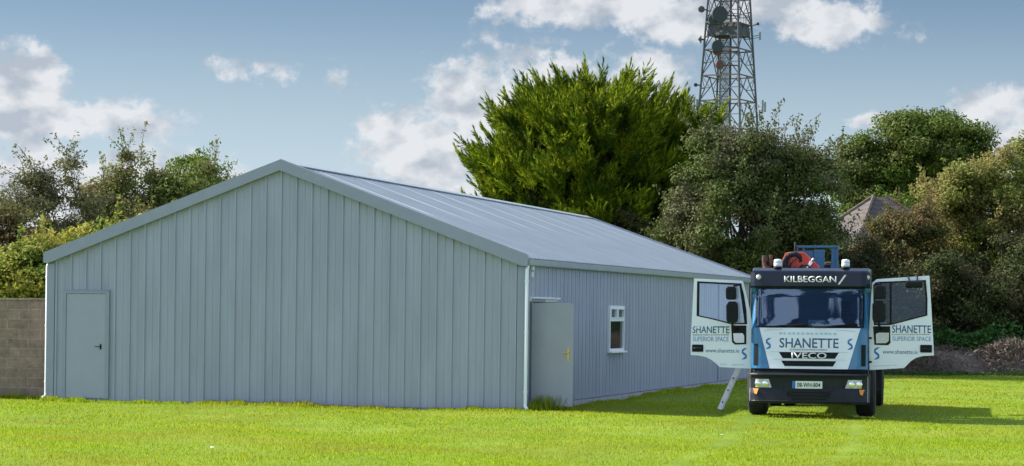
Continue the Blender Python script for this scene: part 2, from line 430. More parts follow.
# window
bm = B(); wy0, wy1, wz0, wz1 = WO; t = .06; zm = wz0+(wz1-wz0)*.66; X0, X1 = -.03, .055
box(bm, X0, X1, wy0, wy0+t, wz0, wz1); box(bm, X0, X1, wy1-t, wy1, wz0, wz1)
box(bm, X0, X1-.003, wy0+t, wy1-t, wz0, wz0+t); box(bm, X0, X1-.003, wy0+t, wy1-t, wz1-t, wz1)
box(bm, X0, X1-.003, wy0+t, wy1-t, zm, zm+.07)
box(bm, X0, X1-.006, (wy0+wy1)/2-.05, (wy0+wy1)/2+.05, zm+.07, wz1-t)
for a, b in ((wy0+t, (wy0+wy1)/2-.05), ((wy0+wy1)/2+.05, wy1-t)):
    box(bm, X0+.01, X1+.012, a, a+.045, zm+.07, wz1-t); box(bm, X0+.01, X1+.012, b-.045, b, zm+.07, wz1-t)
    box(bm, X0+.01, X1+.010, a+.045, b-.045, zm+.07, zm+.09); box(bm, X0+.01, X1+.010, a+.045, b-.045, wz1-t-.02, wz1-t)
win = obj('window', bm, M['white'], bld)
for a, b, c, d in ((wy0+t, wy1-t, wz0+t, zm), (wy0+t+.045, (wy0+wy1)/2-.095, zm+.09, wz1-t-.02), ((wy0+wy1)/2+.095, wy1-t-.045, zm+.09, wz1-t-.02)):
    bm = B(); box(bm, .0, .012, a, b, c, d); obj('pane', bm, M['glass_b'], win)
bm = B(); box(bm, .0, .12, wy0-.04, wy1+.04, wz0-.035, wz0-.001, .004); obj('sill', bm, M['white'], win)
# small bulkhead light and junction near the corner
bm = B(); box(bm, .03, .08, .36, .44, 2.74, 2.83, .012); box(bm, .03, .07, .37, .43, 2.60, 2.70, .012); obj('wall_light', bm, M['white'], bld)
# cover strip far along the wall
bm = B(); tube(bm, [(.05, 20.4, eave_z(20)-.17), (.05, 20.4, .12)], .03, n=8); obj('downpipe', bm, M['clad'], bld)
# plinth + floor + inner dark lining so that the door opening reads as a room
bm = B(); box(bm, -WID-.045, .06, .01, LEN-.01, -.3, .075); obj('plinth', bm, M['concrete'], bld)
bm = B(); box(bm, -.07, -.05, .02, DO[0]-.05, .08, EH-.2); box(bm, -.07, -.05, DO[1]+.05, wy0, .08, EH-.2); box(bm, -.07, -.05, wy1, LEN-.03, .08, EH-.2)
box(bm, -.07, -.05, DO[0]-.05, DO[1]+.05, DO[3]+.05, EH-.2); box(bm, -.07, -.05, wy0, wy1, .08, wz0); box(bm, -.07, -.05, wy0, wy1, wz1, EH-.2)
obj('inner_lining', bm, M['clad'], bld)

# ------------------------------------------------------------------ block wall (left of the shed)
bwx, _ = W(45, 400, 50.4)
bwall = thing('block_wall', 'weathered brown concrete block wall left of the shed', 'wall', (bwx-14, 50.35, 0))
bm = B(); box(bm, -10, 14.6, 0, .22, -.2, 2.03, .012); obj('blockwork', bm, M['block'], bwall)
bm = B()
x = -10.
while x < 14.5:
    l = .45; box(bm, x+.005, min(14.6, x+l-.005), -.02, .24, 2.032, 2.032+random.uniform(.045, .06), .01); x += l
obj('coping', bm, M['block'], bwall)

# ------------------------------------------------------------------ truck
S_T = F/45.0   # px per metre at the bumper
TRX, TRY, YAW = 5.57, 45.0, R(10.5)
truck = thing('crane_truck', 'blue and white flatbed crane truck facing us with both cab doors open', 'truck', (TRX, TRY, 0), -YAW)
truck.rotation_euler = (0, R(-.25), -YAW)
def tx(px): return (px-809.0)/S_T
def tz(py): return (417.7-py)/S_T
YP = [(.2, .06), (.30, .005), (.47, .02), (.53, .05), (.73, .035), (.79, .0), (.82, .0), (.86, .10), (.92, .12), (1.66, .17), (1.72, .20), (2.42, .40), (2.46, .24), (2.74, .26), (2.80, .42)]
def yprof(z):
    if z <= YP[0][0]: return YP[0][1]
    for (a, ya), (b, yb) in zip(YP, YP[1:]):
        if a <= z <= b: return ya+(yb-ya)*(z-a)/(b-a)
    return YP[-1][1]
def S(x, z, off=0., w=1.15, r=.26):
    a = abs(x); y = yprof(z)+.07*(a/1.1)**2
    if a > w-r:
        q = min((a-(w-r))/r, .995); y += r*(1-math.sqrt(1-q*q))
    return (x, y-off, z)
def patch(name, zs, lf, rf, m, off=0., th=.03, nx=14, parent=None, w=1.15, r=.26, smooth=False):
    """panel on the cab front between heights zs with left/right edge functions"""
    bm = B(); G = []; H = []
    for z in zs:
        a, b = lf(z), rf(z)
        G.append([bm.verts.new(S(a+(b-a)*i/nx, z, off, w, r)) for i in range(nx+1)])
        H.append([bm.verts.new(S(a+(b-a)*i/nx, z, off-th, w, r)) for i in range(nx+1)])
    for g, sgn in ((G, 1), (H, -1)):
        for A, D in zip(g, g[1:]):
            for i in range(nx):
                q = (A[i], A[i+1], D[i+1], D[i]); bm.faces.new(q if sgn > 0 else q[::-1])
    for g0, h0 in ((G[0], H[0]), (G[-1], H[-1])):
        for i in range(nx): bm.faces.new((g0[i], g0[i+1], h0[i+1], h0[i]))
    for j in range(len(zs)-1):
        for k in (0, nx): bm.faces.new((G[j][k], G[j+1][k], H[j+1][k], H[j][k]))
    return obj(name, bm, m, parent or truck, smooth=False)
def lin(z0, v0, z1, v1): return lambda z: v0+(v1-v0)*(z-z0)/(z1-z0)
def const(v): return lambda z: v
def zr(a, b, n): return [a+(b-a)*i/n for i in range(n+1)]
def front_text(s, pxc, wpx, ytop, ybot, m, off=.004, parent=None, name='lettering', bold=0.):
    t = text_bm(s, wpx/S_T, (ybot-ytop)/S_T, bold=bold); x0 = tx(pxc); z0 = tz(ybot)
    bmesh.ops.triangulate(t, faces=t.faces)
    for v in t.verts:
        v.co = Vector(S(v.co.x+x0, v.co.z+z0, off))
    extrude_thin(t, .003)
    return obj(name, t, m, parent)
zW0, zW1 = tz(369), tz(328)
# white centre panel
wl = lambda z: tx(770)+(tx(759)-tx(770))*((z-zW0)/(zW1-zW0))
wr = lambda z: tx(848)+(tx(860)-tx(848))*((z-zW0)/(zW1-zW0))
panel = patch('front_panel', zr(zW0, zW1, 10), wl, wr, M['truckwhite'], nx=20)
# grilles: recessed dark openings laid proud a few mm with slats
def grille(y0, y1, xa0, xb0, xa1, xb1, nsl):
    z0, z1 = tz(y1), tz(y0)
    g = patch('grille', zr(z0, z1, 3), lin(z0, tx(xa1), z1, tx(xa0)), lin(z0, tx(xb1), z1, tx(xb0)), M['black'], off=.006, th=.004)
    for k in range(nsl):
        z = z0+(z1-z0)*(k+.5)/nsl
        pts = [S(tx(xa1+1)+(tx(xb1-1)-tx(xa1+1))*i/12, z, .012) for i in range(13)]
        bm = B(); tube(bm, pts, .006, n=6); obj('slat', bm, M['bumper'], g)
    return g
g1 = grille(352.3, 358.6, 779, 839, 783, 835, 3); grille(361, 366.4, 781.5, 836.5, 785, 833, 3)
front_text('IVECO', 809.3, 35, 352.6, 358.6, M['silver'], off=.024, parent=g1, name='maker_lettering', bold=.015)
front_text('SHANETTE', 809, 59, 338.2, 348, M['ink'], parent=panel, bold=.012)
def dashes(x0, x1, y0, y1, n, putS, parent, m):
    bm = B(); w = (x1-x0)/n; ym_ = (y0+y1)/2; prev = None
    for i in range(n):
        a = x0+w*i; b = a+w*random.uniform(.45, .8)
        for px, u in ((a, .03), (a+.02*w, .5), (b, .5), (b+.02*w, .03)):
            q = (bm.verts.new(putS(px, ym_+u*(y1-y0))), bm.verts.new(putS(px, ym_-u*(y1-y0))))
            if prev: bm.faces.new((prev[0], q[0], q[1], prev[1]))
            prev = q
    obj('fine_print', bm, m, parent)
dashes(790, 828, 349, 350.6, 22, lambda px, py: S(tx(px), tz(py), .004), panel, M['inkgrey'])
dashes(779, 838, 332.6, 334.8, 13, lambda px, py: S(tx(px), tz(py), .004), panel, M['inkpale'])
def s_logo(cx_, y0, y1, w, put, parent):
    """a slanted, ribbon-like S emblem"""
    h = y1-y0; bm = B(); P = []
    path = [(1., 0), (.45, .10), (.05, .30), (.35, .46), (.75, .60), (.95, .74), (.55, .88), (0., 1.)]
    wd = [.01, .13, .17, .16, .16, .17, .13, .01]
    L_, R_ = [], []
    for (u, v), t in zip(path, wd):
        px, py = cx_-w/2+u*w, y0+v*h
        L_.append(put(px, py-t*h*.8)); R_.append(put(px, py+t*h*.8))
    for i in range(len(path)-1): face(bm, [L_[i], L_[i+1], R_[i+1], R_[i]])
    return obj('emblem', bm, M['inkblue'], parent)
for c in (768.3, 850): s_logo(c, 338.5, 349.5, 5.6, lambda px, py: S(tx(px), tz(py), .005), panel)
# blue corner panels
for s in (-1, 1):
    sx = (lambda p: tx(p)) if s < 0 else (lambda p: -tx(1618-p)*1.0)
    e_out = -1.095 if s < 0 else 1.095
    inner = wl if s < 0 else wr
    if s < 0: patch('corner_panel', zr(zW0, zW1+.0, 10), const(e_out), lambda z: wl(z)-.006, M['blue'], nx=12)
    else: patch('corner_panel', zr(zW0, zW1, 10), lambda z: wr(z)+.006, const(e_out), M['blue'], nx=12)
    # vertical air slot
    a, b = (tx(753.2), tx(757.6)) if s < 0 else (tx(861), tx(865.4))
    patch('air_slot', zr(tz(366), tz(344.5), 6), const(a), const(b), M['black'], off=.008, th=.006, nx=3)
# A pillars
zV = tz(288)
for s in (-1, 1):
    a0, a1 = 1.095, 1.055
    if s < 0: patch('pillar', zr(zW1+.004, zV, 6), lambda z: -1.095, lambda z: -1.02+.03*(z-zW1), M['blue'], nx=5)
    else: patch('pillar', zr(zW1+.004, zV, 6), lambda z: 1.02-.03*(z-zW1), lambda z: 1.095, M['blue'], nx=5)
# windscreen
bm = B(); G_ = [[bm.verts.new(S(-1.012+2.024*i/40, z, -.012, 1.35, .45)) for i in range(41)] for z in zr(tz(326.6), tz(288.5), 8)]
for A_, D_ in zip(G_, G_[1:]):
    for i in range(40): bm.faces.new((A_[i], A_[i+1], D_[i+1], D_[i]))
ws = obj('windscreen', bm, M['glass_w'], truck, smooth=True)
patch('windscreen_seal', zr(zW1+.002, tz(326), 1), const(-1.02), const(1.02), M['black'], off=.004, th=.03, nx=20)
for s in (-1, 1):
    patch('windscreen_seal', zr(tz(326), tz(288.5), 5), (lambda z: -1.022) if s < 0 else (lambda z: .985), (lambda z: -.985) if s < 0 else (lambda z: 1.022), M['black'], off=.003, th=.012, nx=2)
# wipers
for x0, x1 in ((-.82, -.05), (.12, .90)):
    bm = B(); tube(bm, [S(x0, tz(327.5), .05), S((x0+x1)/2, tz(325.5), .04), S(x1, tz(325), .03)], .012, n=6)
    tube(bm, [S(x0+.25, tz(326), .03), S(x1, tz(323.6), .02)], .009, n=6); obj('wiper', bm, M['black'])
    bpy.data.objects[-1] if False else None
for o in [o for o in C.objects if o.name.startswith('wiper')]: o.parent = truck
# stickers and papers behind glass
def at_screen(name, px0, px1, py0, py1, m, parent=None, roundish=False):
    bm = B(); z0, z1 = tz(py1), tz(py0)
    if roundish:
        cxm, czm = (tx(px0)+tx(px1))/2, (z0+z1)/2; rr = (z1-z0)/2
        face(bm, [S(cxm+rr*math.cos(a*math.pi/8), czm+rr*math.sin(a*math.pi/8), -.022) for a in range(16)])
    else: face(bm, [S(tx(px0), z0, -.022), S(tx(px1), z0, -.022), S(tx(px1), z1, -.022), S(tx(px0), z1, -.022)])
    return obj(name, bm, m, ws)
at_screen('sticker', 761, 766, 304.3, 308.8, M['redsticker'], roundish=True); at_screen('sticker', 762, 767, 312, 317, M['redsticker'], roundish=True)
at_screen('dash_card', 808, 825, 320, 323, M['paper']); at_screen('dash_card', 808, 817, 323.6, 325.4, M['paper'])
at_screen('tax_disc', 853, 860, 319.5, 324, M['plate'], roundish=True)
# visor
vis = patch('sun_visor', zr(tz(287.8), tz(272.5), 8), lambda z: -1.125, lambda z: 1.125, M['navy'], off=.0, th=.05, nx=28, w=1.15, r=.16)
front_text('KILBEGGAN', 809.5, 52, 275.8, 282.0, M['silver'], off=.006, parent=vis, name='place_name_lettering', bold=.012)
bm = B(); face(bm, [S(tx(837), tz(284), .006), S(tx(839), tz(284), .006), S(tx(845.5), tz(274.5), .006), S(tx(843.5), tz(274.5), .006)]); obj('slash_mark', bm, M['silver'], vis)
for px in (757.5, 866):
    bm = B(); x, y, z = S(tx(px), tz(277), .01); lathe(bm, [(.005, -.03), (.045, -.02), (.05, .0), (.05, .06)], (x, y, z), 'y', 14); obj('marker_lamp', bm, M['lens'], truck, smooth=True)
# cab shell: roof, rear wall, sill boxes, floor
def cab_y(z): return yprof(z)+.33
bm = B(); prism(bm, [(.35, 2.45), (.42, 2.76), (.60, 2.82), (1.68, 2.82), (1.72, 2.76), (1.72, 2.45)], -1.10, 1.10, axis='x', bev=.03); obj('cab_roof', bm, M['navy'], truck)
bm = B(); box(bm, -1.1, 1.1, 1.66, 1.72, .85, 2.448); obj('cab_rear_wall', bm, M['blue'], truck)
for s in (-1, 1):
    bm = B()
    x0, x1 = (1.03, 1.10) if s > 0 else (-1.10, -1.03)
    prism(bm, [(1.48, .80), (1.658, .80), (1.658, 2.45), (1.44, 2.45)], x0, x1, axis='x')
    obj('door_pillar', bm, M['blue'], truck)
    bm = B(); prism(bm, [(.42, 2.44), (1.43, 2.44), (1.43, 2.38), (.45, 2.36)], x0, x1, axis='x'); obj('door_header', bm, M['blue'], truck)
    bm = B(); box(bm, min(x0, x1), max(x0, x1), .36, 1.46, .80, .90); obj('door_step', bm, M['black'], truck)
    bm = B(); box(bm, min(x0, x1)-0.02*0, max(x0, x1), .34, .44, .90, 1.66); obj('hinge_pillar', bm, M['blue'], truck)
bm = B(); box(bm, -1.02, 1.02, .22, 1.65, .82, .93); obj('cab_floor', bm, M['black'], truck)
bm = B(); prism(bm, [(.26, .95), (.30, 1.62), (.62, 1.60), (.72, 1.45), (.70, .95)], -1.02, 1.02, axis='x', bev=.02)
for px in (-.55, .2): prism(bm, [(.5, 1.60), (.52, 1.68), (.66, 1.66), (.68, 1.58)], px-.18, px+.18, axis='x', bev=.01)
obj('dashboard', bm, M['seat'], truck)
for x in (-.56, .56):
    bm = B(); box(bm, x-.25, x+.25, .95, 1.42, 1.15, 1.32, .04)
    prism(bm, [(1.36, 1.28), (1.48, 1.28), (1.60, 1.95), (1.50, 1.97)], x-.24, x+.24, axis='x', bev=.03); box(bm, x-.14, x+.14, 1.50, 1.60, 1.99, 2.2, .03)
    box(bm, x-.2, x+.2, 1.0, 1.35, .93, 1.15, .01)
    obj('seat', bm, M['seat'], truck)
bm = B(); cc = Vector((-.56, .80, 1.62)); nrm = Vector((0, -.55, -.83)).normalized(); u = Vector((1, 0, 0)); v = nrm.cross(u)
tube(bm, [cc+(u*math.cos(a*math.pi/12)+v*math.sin(a*math.pi/12))*.22 for a in range(25)], .016, n=6)
tube(bm, [cc-u*.21, cc+u*.21], .014, n=6); tube(bm, [cc, cc+Vector((0, -.12, -.22))], .03, n=8); obj('steering_wheel', bm, M['black'], truck)
# dark gap between panel and bumper
patch('front_gap', zr(tz(374), tz(369.4), 2), const(-1.06), const(1.06), M['black'], off=-.04, th=.05, nx=16)
# bumper
zB0, zB1 = tz(404), tz(373.5)
bump = patch('bumper', zr(zB0, zB1, 12), lambda z: -1.135+.05*max(0, (.35-z)/.1), lambda z: 1.135-.05*max(0, (.35-z)/.1), M['bumper'], nx=34, th=.06, w=1.16, r=.24)
for s in (-1, 1):  # bumper ends run back to the wheel arch
    bm = B(); prism(bm, [(.27, zB0), (.62, zB0+.03), (.66, .52), (.80, .80), (.27, zB1)], s*1.075-.055, s*1.075+.055, axis='x', bev=.015); obj('bumper_end', bm, M['bumper'], truck)
    bm = B()   # wheel arch
    pts = [(1.27+.62*math.cos(a), .50+.58*math.sin(a)) for a in [math.pi*k/12 for k in range(13)]]
    inn = [(1.27+.55*math.cos(a), .50+.51*math.sin(a)) for a in [math.pi*(12-k)/12 for k in range(13)]]
    prism(bm, pts+inn, s*.99-.14, s*.99+.14, axis='x'); obj('mudguard', bm, M['black'], truck)
# lower intake
patch('intake', zr(tz(400.5), tz(390), 4), lin(tz(400.5), tx(794), tz(390), tx(786)), lin(tz(400.5), tx(826), tz(390), tx(834)), M['dark'], off=.006, th=.004, nx=10)
bm = B()
for k in range(3):
    z = tz(399-k*3.2); tube(bm, [S(tx(793), z, .010), S(tx(827), z, .010)], .007, n=6)
obj('intake_grille', bm, M['black'], truck)
# raised ridges on the bumper for shape
bm = B(); tube(bm, [S(-1.10+2.2*i/30, zB1-.03, .0) for i in range(31)], .02, n=8); tube(bm, [S(-1.06+2.12*i/30, tz(401.5)-.0, .004) for i in range(31)], .014, n=8)
tube(bm, [S(tx(783), tz(388.5), .0), S(tx(791), tz(402), .006)], .012, n=6); tube(bm, [S(tx(836), tz(388.5), .0), S(tx(828), tz(402), .006)], .012, n=6)
obj('bumper_ridge', bm, M['bumper'], truck)
# panel gaps on the white front, a fold under the windscreen and tow eyes
for pts in ([(771, 352.2), (779, 352.2)], [(839, 352.2), (848.5, 352.2)], [(773, 359.8), (783, 359.8)], [(835, 359.8), (846, 359.8)], [(764, 331), (776, 330), (842, 330), (855, 331)]):
    bm = B(); tube(bm, [S(tx(a), tz(b), .001) for a, b in pts], .0035, n=4); obj('panel_gap', bm, M['inkgrey'], panel)
for px in (789.5, 829): bm = B(); lathe(bm, [(.01, -.01), (.035, -.01), (.035, .01), (.02, .012)], S(tx(px), tz(394), .02), 'y', 12); obj('tow_cover', bm, M['black'], truck)
for s in (-1, 1):
    bm = B(); tube(bm, [S(s*1.10, z, .014) for z in zr(tz(402), tz(376), 6)], .012, n=6); obj('bumper_edge', bm, M['inkgrey'], truck)
# pale edge strips: colour stands in for the sunlit left end
# plate
zp0, zp1 = tz(388.6), tz(381.2)
pl = patch('number_plate', zr(zp0, zp1, 1), const(tx(796.3)), const(tx(823)), M['plate'], off=.022, th=.01, nx=4)
patch('plate_band', zr(zp0, zp1, 1), const(tx(793)), const(tx(796.2)), M['euroblue'], off=.022, th=.01, nx=1, parent=pl)
front_text('08-WH-804', 809.6, 23, 382.8, 387.2, M['black'], off=.026, parent=pl, name='plate_lettering', bold=.01)
# headlights and indicators
for s in (-1, 1):
    def hx(p): return tx(p) if s < 0 else -tx(p)+.0
    z0, z1 = tz(388), tz(379.6)
    if s < 0: lf, rf = const(tx(752.5)), lin(z0, tx(772.3), z1, tx(769.5))
    else: lf, rf = lin(z0, tx(845.6), z1, tx(848.6)), const(tx(865.4))
    h = patch('headlight', zr(z0, z1, 3), lf, rf, M['lens'], off=.010, th=.008, nx=8)
    for px in ((758.5, 766) if s < 0 else (852, 859.5)):
        x, y, z = S(tx(px), (z0+z1)/2-.005, .018); bm = B(); lathe(bm, [(.012, -.012), (.05, -.006), (.06, .0), (.058, .01)], (x, y, z), 'y', 16); obj('lamp_bowl', bm, M['lamp'], h, smooth=True)
    px = 756.4 if s < 0 else 862
    bm = B(); ps = [S(tx(px-2.6), tz(389.3), .03), S(tx(px+2.8), tz(389.3), .03), S(tx(px+.8), tz(395), .03), S(tx(px-1.4), tz(394), .03)]
    t = [bm.verts.new(p) for p in ps]; t2 = [bm.verts.new((p[0], p[1]+.04, p[2])) for p in ps]; bm.faces.new(t); bm.faces.new(t2)
    for i in range(4): bm.faces.new((t[i], t[(i+1) % 4], t2[(i+1) % 4], t2[i]))
    obj('indicator', bm, M['amber'], truck)
# light bar and beacons
bm = B(); box(bm, tx(766), tx(857), .55, .68, tz(271.6), tz(268.6), .015); lb = obj('light_bar', bm, M['alu'], truck)
for px in (770, 811, 853): bm = B(); box(bm, tx(px)-.02, tx(px)+.02, .58, .64, 2.72, tz(271)); obj('bar_bracket', bm, M['black'], truck)
for px in (775.5, 843.8):
    bm = B(); lathe(bm, [(.08, 0), (.085, .03), (.075, .045)], (tx(px), .61, tz(268.4)), n=16); b0 = obj('beacon', bm, M['black'], truck, smooth=True)
    bm = B(); lathe(bm, [(.07, .045), (.078, .06), (.078, .11), (.074, .115), (.078, .12), (.074, .17), (.05, .185), (.01, .19)], (tx(px), .61, tz(268.4)), n=20); obj('beacon_lens', bm, M['beacon'], b0, smooth=True)

# doors: leaf polygons measured off the picture; local frame x across, z up, opened square to the cab
def dpx(px, py, dd=45.55):
    """measured outline -> truck-local x,z on the door plane"""
    X, Z = W(px, py, dd); return (X-(TRX+.5*math.sin(YAW)*0.98), Z)
def make_door(s):
    if s < 0:
        out = [(694, 277.5), (743.2, 280.3), (746.5, 293), (750.5, 312), (753.2, 332), (753, 368.6), (719.5, 367), (716, 363.5), (711, 359.6), (705, 356.6), (698, 355.2), (690.2, 354.7), (690.3, 340)]
        hole = [(697.7, 281), (741, 283.4), (744, 295), (746.2, 310), (746.8, 323.6), (731, 323.6), (713, 318.8), (697, 315.3)]
        low = [(731.2, 325.2), (746.5, 325.2), (746.3, 344), (735, 344.4), (732, 342)]
        lowg = [(733.2, 333), (742.5, 333), (744.3, 335.5), (744.2, 342.4), (736, 342.6), (733.8, 340.5)]
    else:
        out = [(871.5, 283.5), (876, 279.7), (927.6, 276.5), (929.5, 310), (931.8, 355.5), (921, 356), (914, 358), (909, 361.2), (905.5, 365), (902.5, 368), (868.5, 370), (868.2, 332)]
        hole = [(873, 286), (877, 282.8), (923.7, 281.3), (925.2, 300), (925, 315.8), (905, 321), (889.5, 325), (873.5, 325)]
        low = [(872.2, 326.5), (889, 326.5), (889.3, 343), (887, 345.3), (873.5, 345)]
        lowg = [(875, 334), (878, 332.8), (888, 333), (887.6, 341), (885, 343.3), (875.2, 343.3)]
    P = [dpx(*p) for p in out]; Hh = [dpx(*p) for p in hole]
    yd = .50   # local y of the door's outer skin
    # skin with hole: build through 2D triangle fill
    t = bmesh.new()
    def loop(pts):
        vs = [t.verts.new((a, yd, b)) for a, b in pts]
        return [t.edges.new((vs[i], vs[(i+1) % len(vs)])) for i in range(len(vs))]
    ed = loop(P)+loop(Hh)
    bmesh.ops.triangle_fill(t, use_beauty=True, use_dissolve=False, edges=ed)
    # discard triangles that fell in the hole
    def inside(p, poly):
        c = False; n = len(poly)
        for i in range(n):
            (x1, y1), (x2, y2) = poly[i], poly[(i+1) % n]
            if (y1 > p[1]) != (y2 > p[1]) and p[0] < (x2-x1)*(p[1]-y1)/(y2-y1)+x1: c = not c
        return c
    bad = [f for f in t.faces if inside((f.calc_center_median().x, f.calc_center_median().z), Hh)]
    bmesh.ops.delete(t, geom=bad, context='FACES')
    extrude_thin(t, .06)
    d = obj('door', t, M['truckwhite'], truck); d['label'] = 'white cab door standing open with blue sign lettering'
    # window seal and glass
    bm = B(); c = (sum(p[0] for p in Hh)/len(Hh), sum(p[1] for p in Hh)/len(Hh))
    n = len(Hh)
    for i in range(n):
        a, b = Hh[i], Hh[(i+1) % n]
        sh = lambda p, k: (c[0]+(p[0]-c[0])*k, c[1]+(p[1]-c[1])*k)
        q = [sh(a, 1.02), sh(b, 1.02), sh(b, .945), sh(a, .945)]
        f0 = [bm.verts.new((x, yd-.006, z)) for x, z in q]; f1 = [bm.verts.new((x, yd+.064, z)) for x, z in q]
        bm.faces.new(f0); bm.faces.new(f1)
        for k in (0, 2): bm.faces.new((f0[k], f0[(k+1) % 4], f1[(k+1) % 4], f1[k]))
    obj('window_seal', bm, M['black'], d)
    bm = B(); prism(bm, [(c[0]+(p[0]-c[0])*.97, c[1]+(p[1]-c[1])*.97) for p in Hh], yd+.025, yd+.031); obj('window_glass', bm, M['glass_d'], d)
    # quarter light divider
    q = [dpx(*p) for p in ([(739.5, 283.4), (741.3, 283.5), (746.8, 323), (744.6, 323)] if s < 0 else [(888.6, 282.5), (890.8, 282.4), (890.6, 325), (888.6, 325)])]
    bm = B(); prism(bm, q, yd-.004, yd+.05); obj('divider', bm, M['black'], d)
    bm = B(); prism(bm, [dpx(*p) for p in low], yd-.008, yd+.002); lw = obj('kerb_window_frame', bm, M['black'], d)
    bm = B(); prism(bm, [dpx(*p) for p in lowg], yd-.011, yd-.0085); obj('kerb_window', bm, M['mirror'], d)
    # handle
    h0, h1 = ((691.8, 344.2), (703, 351.6)) if s < 0 else ((918.3, 345), (929.8, 352.8))
    a, b = dpx(*h0), dpx(*h1); bm = B(); box(bm, a[0], b[0], yd-.016, yd-.001, b[1], a[1], .02*.7); obj('handle', bm, M['black'], d)
    bm = B(); tube(bm, [(a[0]+.03, yd-.017, (a[1]+b[1])/2), (a[0]+.06, yd-.03, (a[1]+b[1])/2), (b[0]-.06, yd-.03, (a[1]+b[1])/2), (b[0]-.03, yd-.017, (a[1]+b[1])/2)], .014, n=8); obj('handle_bar', bm, M['bumper'], d)
    # lettering
    def dtext(sx, px0, px1, y0, y1, m, bold=0.):
        A, Bq = dpx(px0, y1), dpx(px1, y0); t = text_bm(sx, Bq[0]-A[0], Bq[1]-A[1], bold=bold); bmesh.ops.triangulate(t, faces=t.faces)
        for v in t.verts: v.co = Vector((v.co.x+(A[0]+Bq[0])/2, yd-.004, v.co.z+A[1]))
        extrude_thin(t, .003); obj('lettering', t, m, d)
    put = lambda px, py: (dpx(px, py)[0], yd-.004, dpx(px, py)[1])
    if s < 0:
        dtext('SHANETTE', 692, 729.4, 326, 332.6, M['ink'], .012); dtext('SUPERIOR SPACE', 692.4, 728.6, 336.6, 340.8, M['inkblue'], -.005); dtext('www.shanette.ie', 705.2, 739.2, 348.4, 352.2, M['ink'])
        dashes(692.4, 729, 333.8, 335.2, 22, put, d, M['inkgrey']); s_logo(744.2, 348, 359.4, 5.6, put, d)
        dashes(720, 727, 363.6, 364.8, 5, put, d, M['inkpale']); dashes(732, 745, 364, 365.2, 8, put, d, M['inkpale'])
    else:
        dtext('SHANETTE', 890.8, 929, 325.8, 333, M['ink'], .012); dtext('SUPERIOR SPACE', 891.2, 929, 337, 341, M['inkblue'], -.005); dtext('www.shanette.ie', 881.5, 915.8, 350, 353.8, M['ink'])
        dashes(891, 929, 334, 335.4, 22, put, d, M['inkgrey']); s_logo(875.8, 347.5, 359.6, 5.8, put, d)
        bm = B(); face(bm, [put(872, 366.4), put(896, 365.4), put(896, 364.8), put(872, 365.8)]); obj('stripe', bm, M['inkpale'], d)
    # mirrors, hung forward of the leaf on an arm
    ym = yd-.20
    if s < 0: u0, u1, l0, l1 = (727, 286), (737.6, 299.4), (727.4, 301), (739.2, 322.4)
    else: u0, u1, l0, l1 = (873.6, 286), (884.8, 299.4), (872, 301), (884.4, 322.6)
    mir = None
    for k, (p0, p1) in enumerate(((u0, u1), (l0, l1))):
        a, b = dpx(*p0), dpx(*p1); bm = B()
        w_, h_ = b[0]-a[0], a[1]-b[1]
        poly = [(a[0]+w_*.12, b[1]), (b[0]-w_*.12, b[1]), (b[0], b[1]+h_*.2), (b[0]-w_*.04, a[1]-h_*.15), (b[0]-w_*.2, a[1]), (a[0]+w_*.2, a[1]), (a[0], a[1]-h_*.18), (a[0]+w_*.02, b[1]+h_*.15)]
        prism(bm, poly, ym-.06, ym+.06, bev=.022)
        mi = obj('mirror', bm, M['black'], d)
        bm = B(); box(bm, a[0]+.02, b[0]-.02, ym+.061, ym+.064, b[1]+.02, a[1]-.02); obj('mirror_glass', bm, M['mirror'], mi)
    top, bot = dpx((u0[0]+u1[0])/2+(3 if s < 0 else 0), 285), dpx((l0[0]+l1[0])/2, 325)
    q1 = dpx(741 if s < 0 else 875, 284); q2 = dpx(738 if s < 0 else 880, 329)
    bm = B(); tube(bm, [(q1[0], yd-.005, q1[1]), (top[0], ym, top[1]), (top[0], ym, top[1]-.1)], .022, n=8); obj('mirror_arm', bm, M['black'], d)
    bm = B(); tube(bm, [(q2[0], yd-.005, q2[1]), (bot[0], ym, bot[1]), (bot[0], ym, bot[1]+.1)], .022, n=8)
    obj('mirror_arm', bm, M['black'], d)
    if s > 0:
        a, b = dpx(904, 288.5), dpx(921, 282); bm = B(); box(bm, a[0], b[0], yd-.14, yd-.05, a[1], b[1], .035); tube(bm, [(a[0]+.08, yd-.05, b[1]), (a[0]+.05, yd+.0, b[1]+.10)], .014); tube(bm, [(b[0]-.1, yd-.05, b[1]-.02), (b[0]-.1, yd, b[1]+.10)], .014)
        obj('kerb_mirror', bm, M['black'], d)
        # bright reflection source seen through the glass: the shiny inner door pull
    hxl = -1.07 if s < 0 else 1.07
    for z in (1.05, 1.5):
        e = P[4][0] if s < 0 else P[0][0]
        bm = B(); tube(bm, [(hxl, .44, z), (e+(-.02 if s < 0 else .02), .53, z)], .02, n=6); obj('hinge', bm, M['black'], d)
    # inner trim of the door with armrest
    bm = B(); c2 = dpx(*((712, 335) if s < 0 else (908, 338))); box(bm, c2[0]-.3, c2[0]+.3, yd+.061, yd+.09, c2[1]-.25, c2[1]+.2, .01); obj('inner_trim', bm, M['seat'], d)
    return d
make_door(-1); make_door(1)

